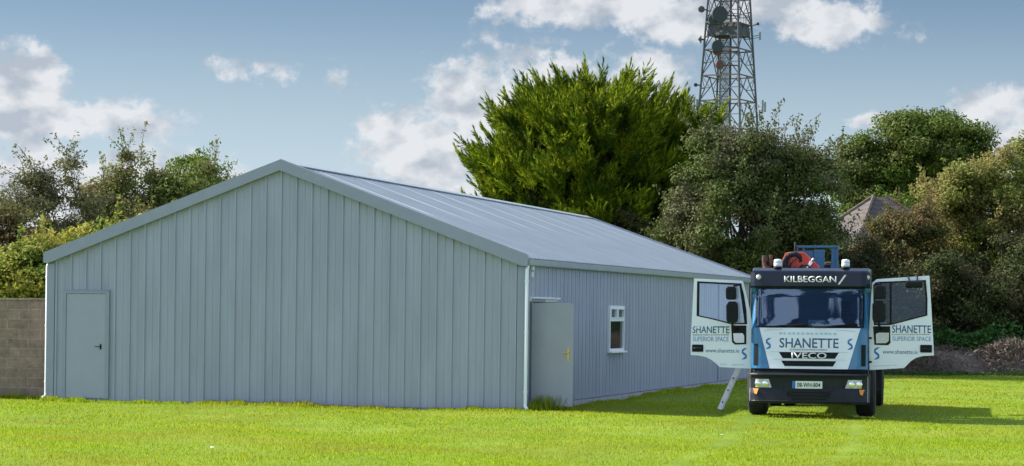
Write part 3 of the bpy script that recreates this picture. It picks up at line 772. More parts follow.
# chassis, wheels, bed
bm = B(); box(bm, -.45, -.36, .6, 7.3, .62, .86); box(bm, .36, .45, .6, 7.3, .62, .86)
for y in (1.0, 2.4, 3.8, 5.2, 6.9): box(bm, -.36, .36, y, y+.1, .66, .82)
obj('chassis', bm, M['black'], truck)
bm = B(); box(bm, -.35, .35, .5, 1.7, .45, .80, .05); obj('engine', bm, M['black'], truck)
bm = B(); tube(bm, [(-1.0, 1.27, .47), (1.0, 1.27, .47)], .06); tube(bm, [(-1.0, 6.35, .47), (1.0, 6.35, .47)], .09); lathe(bm, [(.05, -.2), (.2, -.15), (.24, 0), (.2, .15), (.05, .2)], (0, 6.35, .47), 'x'); obj('axle', bm, M['black'], truck)
def wheel(x, y, s, w=.28, r=.475):
    bm = B(); h = w/2
    lathe(bm, [(.27, -h+.02), (r-.06, -h), (r-.015, -h+.03), (r, -h+.07), (r, h-.07), (r-.015, h-.03), (r-.06, h), (.27, h-.02), (.26, 0)], (x, y, r), 'x', 32)
    # tread blocks
    for k in range(40):
        a = 2*math.pi*k/40; c_, s_ = math.cos(a), math.sin(a)
        for xx in (-.09, -.03, .03, .09):
            t = bmesh.new(); bmesh.ops.create_cube(t, size=1)
            m_ = Matrix.Translation((x+xx, y+c_*(r+.002), r+s_*(r+.002))) @ Matrix.Rotation(a, 4, 'X') @ Matrix.Diagonal((.045, .018, .05, 1))
            merge(bm, t, m_)
    wh = obj('tyre', bm, M['rubber'])
    bm = B(); q = s
    lathe(bm, [(.275, q*(h-.03)), (.25, q*(h-.05)), (.24, q*.02), (.12, q*.0), (.12, q*.05), (.09, q*.08), (.02, q*.08)] if q > 0 else [(.275, q*(h-.03)), (.25, q*(h-.05)), (.24, q*.02), (.12, 0), (.12, q*.05), (.09, q*.08), (.02, q*.08)], (x, y, r), 'x', 24)
    rm = obj('rim', bm, M['alu'])
    return wh, rm
for x, y, s in ((-1.03, 1.27, -1), (1.03, 1.27, 1), (-1.07, 6.35, -1), (1.07, 6.35, 1), (-.76, 6.35, -1), (.76, 6.35, 1)):
    wroot = bpy.data.objects.new('wheel', None); link(wroot, truck)
    for q in wheel(x, y, s, .36 if y < 2 else .27): q.parent = wroot
bm = B(); lathe(bm, [(.2, -.5), (.24, -.48), (.24, .48), (.2, .5)], (.80, 3.0, .62), 'y', 20); obj('fuel_tank', bm, M['alu'], truck)
bm = B(); box(bm, -1.1, -.6, 2.6, 3.5, .45, .9, .02); obj('tool_box', bm, M['black'], truck)
for s in (-1, 1):
    for y in (5.5, 7.1): bm = B(); box(bm, s*.93-.27, s*.93+.27, y, y+.03, .35, 1.0); obj('mud_flap', bm, M['rubber'], truck)
bm = B(); box(bm, -1.2, 1.2, 2.55, 7.4, 1.02, 1.12); obj('bed_floor', bm, M['wood'], truck)
for s in (-1, 1):
    bm = B(); x0, x1 = (1.175, 1.205) if s > 0 else (-1.205, -1.175)
    box(bm, x0, x1, 2.6, 7.4, 1.122, 1.75)
    for y in (2.62, 4.2, 5.8, 7.36): box(bm, s*1.215-.03, s*1.215+.03, y-.04, y+.04, .98, 1.79)
    for z in (1.25, 1.42, 1.6): box(bm, s*1.213-.008, s*1.213+.008, 2.68, 7.3, z, z+.03)
    obj('side_board', bm, M['frameblue'], truck)
bm = B(); box(bm, -1.17, 1.17, 7.37, 7.40, 1.122, 1.7); obj('tail_board', bm, M['frameblue'], truck)
bm = B(); box(bm, -1.17, 1.17, 2.56, 2.60, 1.122, 2.15)
for x in (-1.1, -.5, .1, .7, 1.1): box(bm, x-.03, x+.03, 2.50, 2.558, 1.122, 2.25)
obj('head_board', bm, M['frameblue'], truck)
# crane between cab and bed (y 1.8..2.5), dd ~ 47.2
SC = F/47.1
def cz(py): return 1.87+(318.2-py)/SC
def cx_(px): return (px-812.0-3.5)/SC
bm = B(); box(bm, -1.15, 1.15, 1.92, 2.38, .9, 1.15, .02); box(bm, -.28, .28, 1.9, 2.4, 1.15, 2.35, .04); lathe(bm, [(.26, 2.35), (.26, 2.6), (.18, 2.62)], (0, 2.15, 0), n=20); obj('crane_base', bm, M['black'], truck)
bm = B()
prism(bm, [(cx_(783), cz(272)), (cx_(782), cz(262)), (cx_(786), cz(253.5)), (cx_(790), cz(252.3)), (cx_(804.5), cz(252.6)), (cx_(808), cz(256)), (cx_(819), cz(266.5)), (cx_(822), cz(272)), (cx_(822), cz(282)), (cx_(784), cz(282))], 1.95, 2.3, bev=.015)
crane = obj('crane_boom', bm, M['red'], truck)
bm = B(); tube(bm, [(cx_(p[0]), 1.87+.02*i, cz(p[1])) for i, p in enumerate([(789, 272), (786.5, 266), (786.5, 260), (790, 255.5), (796, 254.2), (800, 257), (801.5, 261), (798, 262.5)])], .055, n=10)
tube(bm, [(cx_(p[0]), 1.80, cz(p[1])) for p in [(785, 272), (784.6, 262), (788, 256)]], .03, n=8); tube(bm, [(cx_(795), 2.1, cz(253)), (cx_(795.5), 2.12, cz(247)), (cx_(795), 2.1, cz(242.5))], .03, .02, n=8)
obj('hydraulic_hose', bm, M['rubber'], truck, smooth=True)
bm = B(); tube(bm, [(cx_(806), 1.9, cz(272)), (cx_(812), 1.9, cz(262))], .035, n=10); tube(bm, [(cx_(812), 1.9, cz(262)), (cx_(814), 1.9, cz(258.5))], .018, n=8); obj('hydraulic_ram', bm, M['chrome'], truck, smooth=True)
bm = B(); tube(bm, [(cx_(799), 1.88, cz(270)), (cx_(803), 1.86, cz(265)), (cx_(809), 1.87, cz(266)), (cx_(813), 1.9, cz(271))], .018, n=6); tube(bm, [(cx_(790), 1.88, cz(271)), (cx_(792), 1.86, cz(263)), (cx_(797), 1.88, cz(259))], .016, n=6); obj('hydraulic_hose', bm, M['rubber'], truck, smooth=True)
bm = B(); box(bm, cx_(824), cx_(831), 2.0, 2.25, cz(272), cz(264.5), .02); obj('oil_tank', bm, M['black'], truck)
for px, py in ((796, 268.5), (803, 268.5), (809, 269), (814, 270)):
    bm = B(); lathe(bm, [(.04, -.02), (.04, .02)], (cx_(px), 1.94, cz(py)), 'y', 12); obj('bolt', bm, M['rust'], crane)
bm = B(); tube(bm, [(cx_(766), 2.2, cz(280)), (cx_(766), 2.2, cz(266))], .07, n=10); tube(bm, [(cx_(763), 2.2, cz(272)), (cx_(770), 2.2, cz(268.5))], .05)
tube(bm, [(cx_(764.5), 2.2, cz(266)), (cx_(764), 2.2, cz(255.5))], .05, n=8); box(bm, cx_(762.5), cx_(767), 2.15, 2.28, cz(262), cz(256), .02); box(bm, cx_(769), cx_(772), 2.15, 2.28, cz(266), cz(255), .02)
obj('stabiliser_leg', bm, M['rust'], truck)
# blue frame behind
SD = F/48.4
def bx(px): return (px-812.0-9)/SD
def bz(py): return 1.87+(318.2-py)/SD
bm = B()
for a, b in ((797.5, 800), (804.5, 806.5), (833.5, 836.5), (838, 840)): box(bm, bx(a), bx(b), 3.3, 3.36, 1.12, bz(247), .005)
box(bm, bx(797), bx(840.5), 3.29, 3.37, bz(248.2), bz(246), .008); box(bm, bx(797), bx(815), 3.28, 3.295, bz(268), bz(251)); box(bm, bx(798), bx(840), 3.30, 3.36, bz(272), bz(269))
box(bm, bx(815.6), bx(826.5), 3.28, 3.34, bz(268), bz(250), .006)
box(bm, bx(833), bx(839), 3.31, 3.35, bz(268), bz(249))
obj('blue_rack', bm, M['frameblue'], truck)
bm = B(); box(bm, bx(826.5), bx(833), 3.4, 3.8, bz(269), bz(262), .02); obj('rope_bag', bm, M['wood'], truck)

# ------------------------------------------------------------------ ladder
lad = thing('ladder', 'aluminium ladder leaning against the side of the truck bed', 'ladder', (0, 0, 0))
bx0, _ = W(719.5, 410.5, 48.1)
foot = Vector((bx0, 48.1, .02)); topv = Vector((5.02, 48.15, 1.95)); axis = Vector((math.sin(YAW), math.cos(YAW), 0))
for k in (0, 1):
    bm = B(); o_ = axis*(.36*k); d_ = (topv-foot).normalized(); nrm_ = d_.cross(axis).normalized()
    a, b = foot+o_, topv+o_
    sec = [(-.045, -.012), (.045, -.012), (.045, .012), (-.045, .012)]
    v0 = [bm.verts.new(a+nrm_*p+axis*q) for p, q in sec]; v1 = [bm.verts.new(b+nrm_*p+axis*q) for p, q in sec]
    bm.faces.new(v0); bm.faces.new(v1[::-1])
    for i in range(4): bm.faces.new((v0[i], v0[(i+1) % 4], v1[(i+1) % 4], v1[i]))
    obj('rail', bm, M['alu'], lad)
n_r = 8
for k in range(n_r):
    p = foot.lerp(topv, (k+.6)/n_r); bm = B(); tube(bm, [p-axis*.03, p+axis*.40], .019, n=8); obj('rung', bm, M['black'] if False else M['alu'], lad)
    bm = B(); tube(bm, [p-axis*.034, p-axis*.031], .017, n=10); obj('rung_plug', bm, M['black'], lad)
# ------------------------------------------------------------------ ground
def lawn_mat():
    m, t, N, L = nt('lawn_turf')
    o = N.new('ShaderNodeOutputMaterial'); p = N.new('ShaderNodeBsdfPrincipled'); p.inputs['Roughness'].default_value = .9
    p.inputs['Specular IOR Level'].default_value = .15
    L.new(p.outputs[0], o.inputs[0])
    tc = N.new('ShaderNodeTexCoord')
    n = N.new('ShaderNodeTexNoise'); n.inputs['Scale'].default_value = .35; n.inputs['Detail'].default_value = 9; n.inputs['Roughness'].default_value = .7
    L.new(tc.outputs['Object'], n.inputs['Vector'])
    r = N.new('ShaderNodeValToRGB'); e = r.color_ramp.elements; e.new(.5)
    e[0].position = .3; e[0].color = (.085, .14, .012, 1); e[1].position = .5; e[1].color = (.13, .195, .014, 1); e[2].position = .72; e[2].color = (.20, .25, .03, 1)
    L.new(n.outputs['Fac'], r.inputs[0]); L.new(r.outputs[0], p.inputs['Base Color'])
    n2 = N.new('ShaderNodeTexNoise'); n2.inputs['Scale'].default_value = 25; n2.inputs['Detail'].default_value = 6; L.new(tc.outputs['Object'], n2.inputs['Vector'])
    b = N.new('ShaderNodeBump'); b.inputs['Strength'].default_value = .5; b.inputs['Distance'].default_value = .05; L.new(n2.outputs[0], b.inputs['Height']); L.new(b.outputs[0], p.inputs['Normal'])
    return m
M['lawn'] = lawn_mat()
def gz(x, y):
    return .035*math.sin(x*.45+1)*math.sin(y*.33)+.02*math.sin(x*1.3+y*.7)-.02
bm = B(); nx_, ny_ = 90, 70
xs = [-900, -500, -250, -120, -60]+[-40+80*i/nx_ for i in range(nx_+1)]+[60, 120, 250, 500, 900]
ys = [-900, -400, -150, -50, 0, 15]+[24+66*i/ny_ for i in range(ny_+1)]+[120, 200, 350, 700, 1500]
G = [[bm.verts.new((x, y, gz(x, y) if 24 <= y <= 90 and abs(x) <= 40 else -.02)) for x in xs] for y in ys]
for A, D in zip(G, G[1:]):
    for i in range(len(xs)-1): bm.faces.new((A[i], A[i+1], D[i+1], D[i]))
tag(obj('ground', bm, M['lawn'], smooth=True), 'broad mown lawn stretching under shed and truck', None, kind='structure')

M['bounce_grey'] = mat('added_bounce_sheet', (.24, .235, .23), .95, var=.25, vscale=.6, bump=.4, bscale=30)
bm = B(); face(bm, [(-70, -60, .0), (70, -60, .0), (70, 21, .0), (-70, 21, .0)]); tag(obj('added_bounce_sheet', bm, M['bounce_grey']), 'unseen grey ground sheet added to cut green bounce', None, kind='structure')  # unseen sheet added out of view to cut green bounce onto the walls
def grassmat(name, cols, tr=.35, patch=None):
    return leafmat(name, cols, tr, patch, pscale=.28, rough=.5)
M['grass'] = grassmat('grass_blades', [(.17, .27, .008), (.25, .36, .010), (.33, .41, .018), (.42, .45, .06)], .45, (.32, .34, .03))
def inside_bld(x, y, pad=0):
    dx, dy = x-LOC[0], y-LOC[1]; c, s = math.cos(TH), math.sin(TH)
    lx, ly = dx*c-dy*s, dx*s+dy*c
    return (lx > -WID-pad) & (lx < .05+pad) & (ly > -.03-pad) & (ly < LEN+pad)
def blades(name, xy, hgt, wid, m, lean=.5, z0=None, parent=None):
    n = len(xy); a = rng.uniform(0, 2*np.pi, n); la = rng.uniform(0, 2*np.pi, n)
    zz = .035*np.sin(xy[:, 0]*.45+1)*np.sin(xy[:, 1]*.33)+.02*np.sin(xy[:, 0]*1.3+xy[:, 1]*.7)-.025 if z0 is None else z0
    base = np.column_stack([xy, zz]); w = np.column_stack([np.cos(a), np.sin(a), np.zeros(n)])*wid[:, None]*.5
    tip = base+np.column_stack([np.cos(la)*lean*hgt*rng.random(n), np.sin(la)*lean*hgt*rng.random(n), hgt])
    mid = base*.45+tip*.55; mid[:, 2] += hgt*.08
    V = np.stack([base-w, base+w, mid+w*.8, tip, mid-w*.8], 1).reshape(-1, 3)
    Fc = np.arange(n*5).reshape(n, 5)
    return np_mesh(name, V, Fc, m, parent)
parts = []
def field(n, d0, d1, marg=1.7):
    # uniform by area in the wedge seen by the camera with a margin
    d = np.sqrt(rng.uniform(d0**2, d1**2, n)); x = rng.uniform(-.2133*marg*d-1, .2133*marg*d+1, n)
    return np.column_stack([x, d])
P1 = field(230000, 26, 38); P2 = field(185000, 38, 54); P3 = field(155000, 54, 82)
xy = np.vstack([P1, P2, P3]); d = xy[:, 1]
keep = ~inside_bld(xy[:, 0], xy[:, 1]); xy = xy[keep]; d = d[keep]
clump = np.sin(xy[:, 0]*2.1+np.sin(xy[:, 1]*1.7)*2)*np.sin(xy[:, 1]*1.3+1.2*np.sin(xy[:, 0]*.9))
hg = (.014+.022*rng.random(len(xy))+.018*np.clip(clump, 0, 1))*1.0
wd = np.where(d < 38, .009, np.where(d < 54, .013, .022))*rng.uniform(.7, 1.3, len(xy))
rut = np.zeros(len(xy))
for off_ in (-1.0, 1.0):
    rx_ = TRX+off_*math.cos(YAW)+(xy[:, 1]-TRY)*math.tan(YAW)*1.0+.25*np.sin(xy[:, 1]*.22); rut += np.exp(-((xy[:, 0]-rx_)/.16)**2)
hg = hg*(1-.55*np.clip(rut, 0, 1))
weed = (np.sin(xy[:, 0]*.83+4)*np.sin(xy[:, 1]*.41+1)+.5*np.sin(xy[:, 0]*3.1)*np.sin(xy[:, 1]*1.9) > 1.05)
hg = np.where(weed & (rng.random(len(xy)) < .3), hg*2.0, hg)
tag(blades('grass', xy, hg, wd, M['grass'], .8), 'short bright green mown grass covering the lawn', 'grass', kind='stuff')
# taller untrimmed tufts along walls
def along(x0, y0, x1, y1, n, spread, h0, h1, gate=.0):
    t = rng.random(n); g = np.sin(t*37)+np.sin(t*91+1)+np.sin(t*11+2); kp = g > gate*3-1.5
    t = t[kp]; k = len(t)
    p = np.column_stack([x0+(x1-x0)*t, y0+(y1-y0)*t])+rng.normal(0, spread, (k, 2))
    return p, rng.uniform(h0, h1, k)*(.5+.25*np.clip(g[kp], 0, 2))
def bl(x, y):   # building local -> world
    c, s = math.cos(TH), math.sin(TH); return LOC[0]+x*c+y*s, LOC[1]-x*s+y*c
a0 = bl(-WID, -.12); a1 = bl(0, -.12); b0 = bl(.14, .1); b1 = bl(.16, LEN)
sets = [along(*a0, *a1, 9000, .07, .05, .15), along(*a0, *a1, 5000, .18, .05, .11), along(*b0, *b1, 9000, .10, .06, .15), along(*b0, *bl(.3, 2.2), 1500, .12, .10, .26), along(bwx-6, 50.2, bwx, 50.2, 5000, .09, .06, .2)]
cb_ = bl(.35, .55); p = rng.normal(0, .17, (700, 2))+np.array(cb_); sets.append((p, rng.uniform(.15, .36, 700)))
p = np.vstack([s[0] for s in sets]); h = np.concatenate([s[1] for s in sets]); kp = ~inside_bld(p[:, 0], p[:, 1], .04); p, h = p[kp], h[kp]
tag(blades('tall_grass', p, h, np.full(len(p), .017), M['grass'], .6), 'untrimmed longer grass tufts along the foot of the walls', 'long grass', kind='stuff')

for (px, py) in ((722, 438), (245/2, 401.5), (212, 451), (449/2, 402), (424/2, 452)):
    dd = CAMH*F/(py-(HY+ROLL*(px-CX))); x, _ = W(px, py, dd)
    bm = B(); tube(bm, [(0, 0, 0), (.005, 0, .05)], .003, n=4); st_ = obj('stem', bm, M['grass'])
    dz_ = thing('daisy', 'tiny white daisy flower standing in the mown lawn', 'flower', (x, dd, 0), 0, 'daisies in the lawn'); st_.parent = dz_
    bm = B(); lathe(bm, [(.004, 0), (.028, .006), (.026, .009), (.004, .007)], (.005, 0, .05), n=10); obj('petals', bm, M['silver'], dz_)
# ------------------------------------------------------------------ foliage generators
def leaf_quads(cen, nor, L_, W_):
    n = len(cen); r = rng.normal(size=(n, 3)); t = np.cross(nor, r); t /= np.linalg.norm(t, axis=1)[:, None]+1e-9
    b = np.cross(nor, t); l = (L_*rng.uniform(.6, 1.3, n))[:, None]*.5; w = (W_*rng.uniform(.6, 1.3, n))[:, None]*.5
    return np.stack([cen-t*l, cen+b*w, cen+t*l, cen-b*w], 1).reshape(-1, 3)
def foliage(name, V, m, parent=None):
    return np_mesh(name, V, np.arange(len(V)).reshape(-1, 4), m, parent)
def unit(v): return v/(np.linalg.norm(v, axis=1)[:, None]+1e-9)
def tree(name, label, cat, d, pxb, blobs, ncl, lpc, leaf, m, trunk_r=.16, shoots=0, sig=.36, group=None, shoot_len=1.2, limbs=22, bark=None, zb=0, droop=0., kind='thing'):
    """blobs: (px, py, rx, ry[, depth offset m]) ellipses of the crown measured in the photo; built round at real distance d"""
    X0, _ = W(pxb, 330, d); s = d/F
    root = thing(name, label, cat, (X0, d, zb), 0, group, kind)
    cs, rs = [], []
    for b in blobs:
        x, z = W(b[0], b[1], d); cs.append((x-X0, b[4] if len(b) > 4 else 0., z-zb)); rs.append((b[2]*s, max(b[2], b[3])*s*.8, b[3]*s))
    cs, rs = np.array(cs), np.array(rs); vol = rs.prod(1)**.75; pr = vol/vol.sum()
    nb = max(8, ncl//6 if ncl > 380 else ncl//4); kb = rng.choice(len(cs), nb, p=pr); vb = unit(rng.normal(size=(nb, 3))); rb = rng.random(nb)**.38*(1+.08*rng.normal(size=nb))
    bc = cs[kb]+vb*rs[kb]*(rb*.92)[:, None]; who = rng.integers(0, nb, ncl)
    v = unit(rng.normal(size=(ncl, 3))+vb[who]*.7); rad = rb[who]+.15*rng.random(ncl)
    cc = bc[who]+v*(sig*1.9*rng.random(ncl)**.5)[:, None]*np.array([1.15, 1.15, .75]); cc[:, 2] = np.maximum(cc[:, 2], .25)
    csz = sig*rng.uniform(.6, 1.35, ncl)
    # leaves: clusters, flattened, facing outwards
    q = np.repeat(np.arange(ncl), lpc); off = unit(rng.normal(size=(len(q), 3)))*(rng.random(len(q))**.45*1.75)[:, None]*np.array([1, 1, .6])*csz[q][:, None]
    cen = cc[q]+off; nor = unit(v[q]*.5+unit(off)*.5+rng.normal(size=(len(q), 3))*.6+np.array([0, 0, .35]))
    Vs = [leaf_quads(cen, nor, leaf[0], leaf[1])]
    twigs = []
    if shoots:
        out = np.argsort(-rad)[:max(10, int(ncl*.6))]
        up = out[cc[out, 2] > np.percentile(cc[:, 2], 45)]
        for _ in range(shoots):
            i = rng.choice(up); p = cc[i].copy(); dv = v[i]*.8+np.array([0, 0, .75])+rng.normal(size=3)*.3; dv /= np.linalg.norm(dv)
            l = shoot_len*rng.uniform(.4, 1.2); pts = [p]; n = 7
            for j in range(n):
                dv = dv+rng.normal(size=3)*.12+np.array([0, 0, -droop]); dv /= np.linalg.norm(dv); pts.append(pts[-1]+dv*l/n)
            twigs.append(pts); pts = np.array(pts); t_ = rng.uniform(0, n, int(34*l)); a = t_.astype(int); fr_ = (t_-a)[:, None]
            c = pts[a]*(1-fr_)+pts[np.minimum(a+1, n)]*fr_+rng.normal(size=(len(t_), 3))*.06*(1.6-t_/n)[:, None]
            Vs.append(leaf_quads(c, unit(rng.normal(size=(len(c), 3))+np.array([0, 0, .4])), leaf[0], leaf[1]))
    foliage('crown', np.vstack(Vs), m, root)
    bm = B(); ztop = max(c[2] for c in cs); H = ztop
    tp = [(0, 0, -.1), (.05*H*.2, 0, H*.25), (-.03*H, .1, H*.5), (float(cs[0][0])*.5, 0, H*.8)]
    tube(bm, tp, trunk_r, trunk_r*.35, n=8)
    ids = rng.choice(ncl, min(limbs, ncl), replace=False)
    for i in ids:
        e = Vector(cc[i]); f = random.uniform(.2, .75); s0 = Vector((tp[1][0], 0, H*f*.7)); md = s0.lerp(e, .5)+Vector((random.uniform(-.2, .2), random.uniform(-.2, .2), random.uniform(.0, .3)))
        tube(bm, [s0, s0.lerp(md, .5), md, e], trunk_r*.38, .012, n=5, cap=False)
    for tw in twigs: tube(bm, [Vector(p) for p in tw[::2]], .013, .005, n=3, cap=False)
    obj('trunk', bm, bark or M['bark'], root)
    return root

M['lf_hawthorn'] = leafmat('hawthorn_leaves', [(0.066, 0.091, 0.024), (0.084, 0.111, 0.029), (0.114, 0.136, 0.041)], .25, (0.132, 0.132, 0.066), .7)
M['lf_left'] = leafmat('left_tree_leaves', [(0.102, 0.141, 0.036), (0.145, 0.188, 0.043), (0.203, 0.235, 0.065)], .35, (0.189, 0.157, 0.065), .8)
M['lf_dry'] = leafmat('dry_leaves', [(0.094, 0.106, 0.044), (0.138, 0.138, 0.062), (0.188, 0.175, 0.088)], .3)
M['lf_green'] = leafmat('fresh_green_leaves', [(0.056, 0.105, 0.017), (0.112, 0.182, 0.025), (0.182, 0.224, 0.035)], .35)
M['lf_yellow'] = leafmat('yellowing_leaves', [(0.120, 0.154, 0.027), (0.239, 0.265, 0.040), (0.359, 0.335, 0.060), (0.399, 0.307, 0.067)], .4, (0.133, 0.196, 0.033), 1.1)
M['lf_far'] = leafmat('far_tree_leaves', [(0.068, 0.102, 0.019), (0.095, 0.139, 0.024), (0.135, 0.182, 0.032)], .3, (0.101, 0.117, 0.038), .3)
M['lf_right'] = leafmat('right_tree_leaves', [(0.112, 0.143, 0.031), (0.163, 0.195, 0.040), (0.237, 0.260, 0.056)], .38, (0.250, 0.215, 0.075), .6)
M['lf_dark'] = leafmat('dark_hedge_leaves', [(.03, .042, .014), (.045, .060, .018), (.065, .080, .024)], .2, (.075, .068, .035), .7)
M['lf_russet'] = leafmat('russet_leaves', [(0.084, 0.095, 0.030), (0.114, 0.120, 0.036), (0.156, 0.151, 0.048)], .3, (0.180, 0.120, 0.060), .9)
M['lf_nettle'] = leafmat('nettle_leaves', [(.045, .11, .03), (.075, .17, .045), (.11, .22, .06)], .3)
M['conifer'] = leafmat('cypress_sprays', [(.035, .075, .008), (.13, .19, .012), (.28, .34, .018), (.46, .48, .035)], .30, (.055, .10, .010), 1.3, rough=.6)
M['conbrown'] = mat('conifer_inner_twigs', (.06, .04, .025), .9)
M['scrub'] = leafmat('dead_scrub', [(0.090, 0.068, 0.053), (0.150, 0.112, 0.090), (0.225, 0.173, 0.143), (0.105, 0.090, 0.075)], .05)

# left of the shed
LG = 'trees and bushes behind the block wall'
tree('bush', 'yellow green bush growing just behind the block wall', 'bush', 57, 30, [(45, 266, 44, 34), (12, 268, 35, 34), (98, 240, 26, 10), (15, 280, 35, 34), (72, 240, 26, 22), (60, 300, 50, 40), (10, 310, 40, 40)], 190, 230, (.12, .065), M['lf_yellow'], .06, 60, .30, LG, .8)
tree('hawthorn_tree', 'sparse drooping tree at far left with dark dangling twigs against clouds', 'tree', 66, 62, [(36, 196, 22, 20), (74, 190, 28, 20), (60, 222, 48, 20), (98, 205, 24, 24), (50, 250, 60, 35), (60, 300, 60, 50)], 190, 100, (.10, .05), M['lf_dry'], .12, 170, .24, LG, 1.0, droop=.16)
tree('hawthorn_tree', 'taller olive tree above the left end of the shed roof', 'tree', 68, 150, [(135, 188, 40, 26), (108, 205, 34, 28), (118, 218, 40, 30), (190, 190, 36, 26), (165, 190, 32, 28), (205, 190, 24, 22), (172, 168, 20, 12), (150, 240, 80, 35), (140, 290, 80, 50)], 360, 130, (.105, .055), M['lf_left'], .16, 150, .25, LG, .9)
tree('elder_tree', 'yellow tinged sapling top over the left roof slope', 'tree', 70, 205, [(203, 166, 18, 16), (212, 185, 26, 18), (195, 190, 20, 20), (205, 240, 30, 50)], 100, 190, (.12, .065), M['lf_green'], .08, 36, .26, LG, .8)
tree('thin_tree', 'thin twiggy treetop just left of the roof peak', 'tree', 76, 248, [(245, 180, 22, 9), (262, 182, 16, 7), (240, 200, 40, 20), (250, 260, 40, 50)], 44, 80, (.09, .045), M['lf_dry'], .07, 20, .2, LG, .8)
tree('bush', 'reddish brown bush at the far left edge above the wall', 'bush', 60, -8, [(-12, 225, 24, 30), (4, 250, 22, 40), (-20, 290, 40, 50)], 110, 180, (.12, .06), M['lf_russet'], .06, 30, .28, LG, .9)

# big cypress
def conifer(name, label, d, pxb, blobs, nf, group=None):
    X0, _ = W(pxb, 330, d); s = d/F; root = thing(name, label, 'tree', (X0, d, 0), 0, group)
    cs, rs = [], []
    for b in blobs:
        x, z = W(b[0], b[1], d); cs.append((x-X0, b[4] if len(b) > 4 else 0., z)); rs.append((b[2]*s, max(b[2], b[3])*s*.85, b[3]*s))
    cs, rs = np.array(cs), np.array(rs); pr = rs.prod(1)**.7; pr /= pr.sum()
    Vs = []; bm = B(); H = cs[:, 2].max()+2
    tube(bm, [(0, 0, -.1), (.1, 0, H*.4), (0, 0, H*.9)], .35, .08, n=10)
    for f in range(nf):
        k = rng.choice(len(cs), p=pr); v = rng.normal(size=3); v /= np.linalg.norm(v)
        if v[2] < -.2: v[2] *= -.5
        if v[1] > .3 and rng.random() < .5: v[1] *= -1
        rr = rng.random()**.25*.92; p = cs[k]+v*rs[k]*rr
        if p[2] < .3: continue
        axis_h = np.array([p[0], p[1], 0.]); hn = np.linalg.norm(axis_h)+1e-6
        dv = axis_h/hn*rng.uniform(.35, .95)+np.array([0, 0, rng.uniform(.45, 1.1)])+rng.normal(size=3)*.22; dv /= np.linalg.norm(dv)
        Lf = rng.uniform(1.0, 2.1)
        if f < 46:   # upright leaders along the top of the crown
            a_ = rng.uniform(-1, 1); p = np.array([.3+3.1*a_, rng.normal()*.9, cs[:, 2].max()-1.55-2.0*a_*a_+rng.normal()*.3]); dv = np.array([a_*.3, 0, 1.])+rng.normal(size=3)*.1; dv /= np.linalg.norm(dv); Lf = rng.uniform(1.3, 2.0)
        side = np.cross(dv, rng.normal(size=3)*.35+np.array([0, 0, 1.])); side /= np.linalg.norm(side)+1e-6
        ax = [(p+dv*Lf*.35, dv, Lf*.65)]; npl = int(rng.integers(9, 14))
        for j in range(npl):
            t = .08+.84*j/npl; sg = 1 if j % 2 else -1; sd = dv*1.0+side*sg*rng.uniform(.45, .75)+rng.normal(size=3)*.16; sd[2] += .15; sd /= np.linalg.norm(sd)
            ax.append((p+dv*Lf*t, sd, Lf*(1.05-t)*rng.uniform(.38, .55)+.12))
        for q, dq, l in ax:
            n = int(10+42*l); t = rng.random(n)**.85; curve = np.array([0, 0, 1.])*.16*l
            c = q+dq*(t*l)[:, None]+curve*(t**2)[:, None]; spread = (.15*l+.02)*(1-t)+.004
            r = rng.normal(size=(n, 3)); r -= (r@dq)[:, None]*dq; r = unit(r); c = c+r*(spread*rng.random(n)**.6)[:, None]
            td = unit(dq+r*.32+curve*t[:, None]+rng.normal(size=(n, 3))*.08); nn = unit(np.cross(td, rng.normal(size=(n, 3)))); b = nn
            ll = (.15*rng.uniform(.7, 1.3, n))[:, None]*.6; ww = .013*(1+.5*rng.random(n))[:, None]
            Vs.append(np.stack([c-td*ll, c+b*ww, c+td*ll*1.4, c-b*ww], 1).reshape(-1, 3))
        if f % 9 == 0: tube(bm, [Vector((0, 0, max(.5, p[2]*.72))), Vector(p*.6+np.array([0, 0, p[2]*.25])), Vector(p)], .05, .012, n=4, cap=False)
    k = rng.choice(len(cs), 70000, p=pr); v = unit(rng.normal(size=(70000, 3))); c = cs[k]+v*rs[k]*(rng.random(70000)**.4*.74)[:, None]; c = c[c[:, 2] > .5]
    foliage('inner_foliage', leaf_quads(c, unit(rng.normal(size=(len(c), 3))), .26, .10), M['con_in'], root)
    foliage('crown', np.vstack(Vs), M['conifer'], root)
    obj('trunk', bm, M['conbrown'], root)
    return root
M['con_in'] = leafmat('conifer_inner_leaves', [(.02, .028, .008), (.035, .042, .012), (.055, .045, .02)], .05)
conifer('cypress_tree', 'huge bushy bright green conifer with feathery upswept sprays behind the shed', 86, 590,
        [(590, 158, 86, 58), (600, 134, 58, 32), (545, 140, 36, 24), (645, 132, 26, 18), (598, 113, 30, 16), (522, 178, 44, 28), (512, 190, 42, 26), (655, 152, 38, 36), (560, 200, 85, 35), (650, 200, 60, 45), (600, 240, 90, 60), (672, 160, 28, 32), (540, 240, 60, 50), (590, 180, 70, 55), (560, 150, 60, 50), (630, 170, 60, 50)], 860)

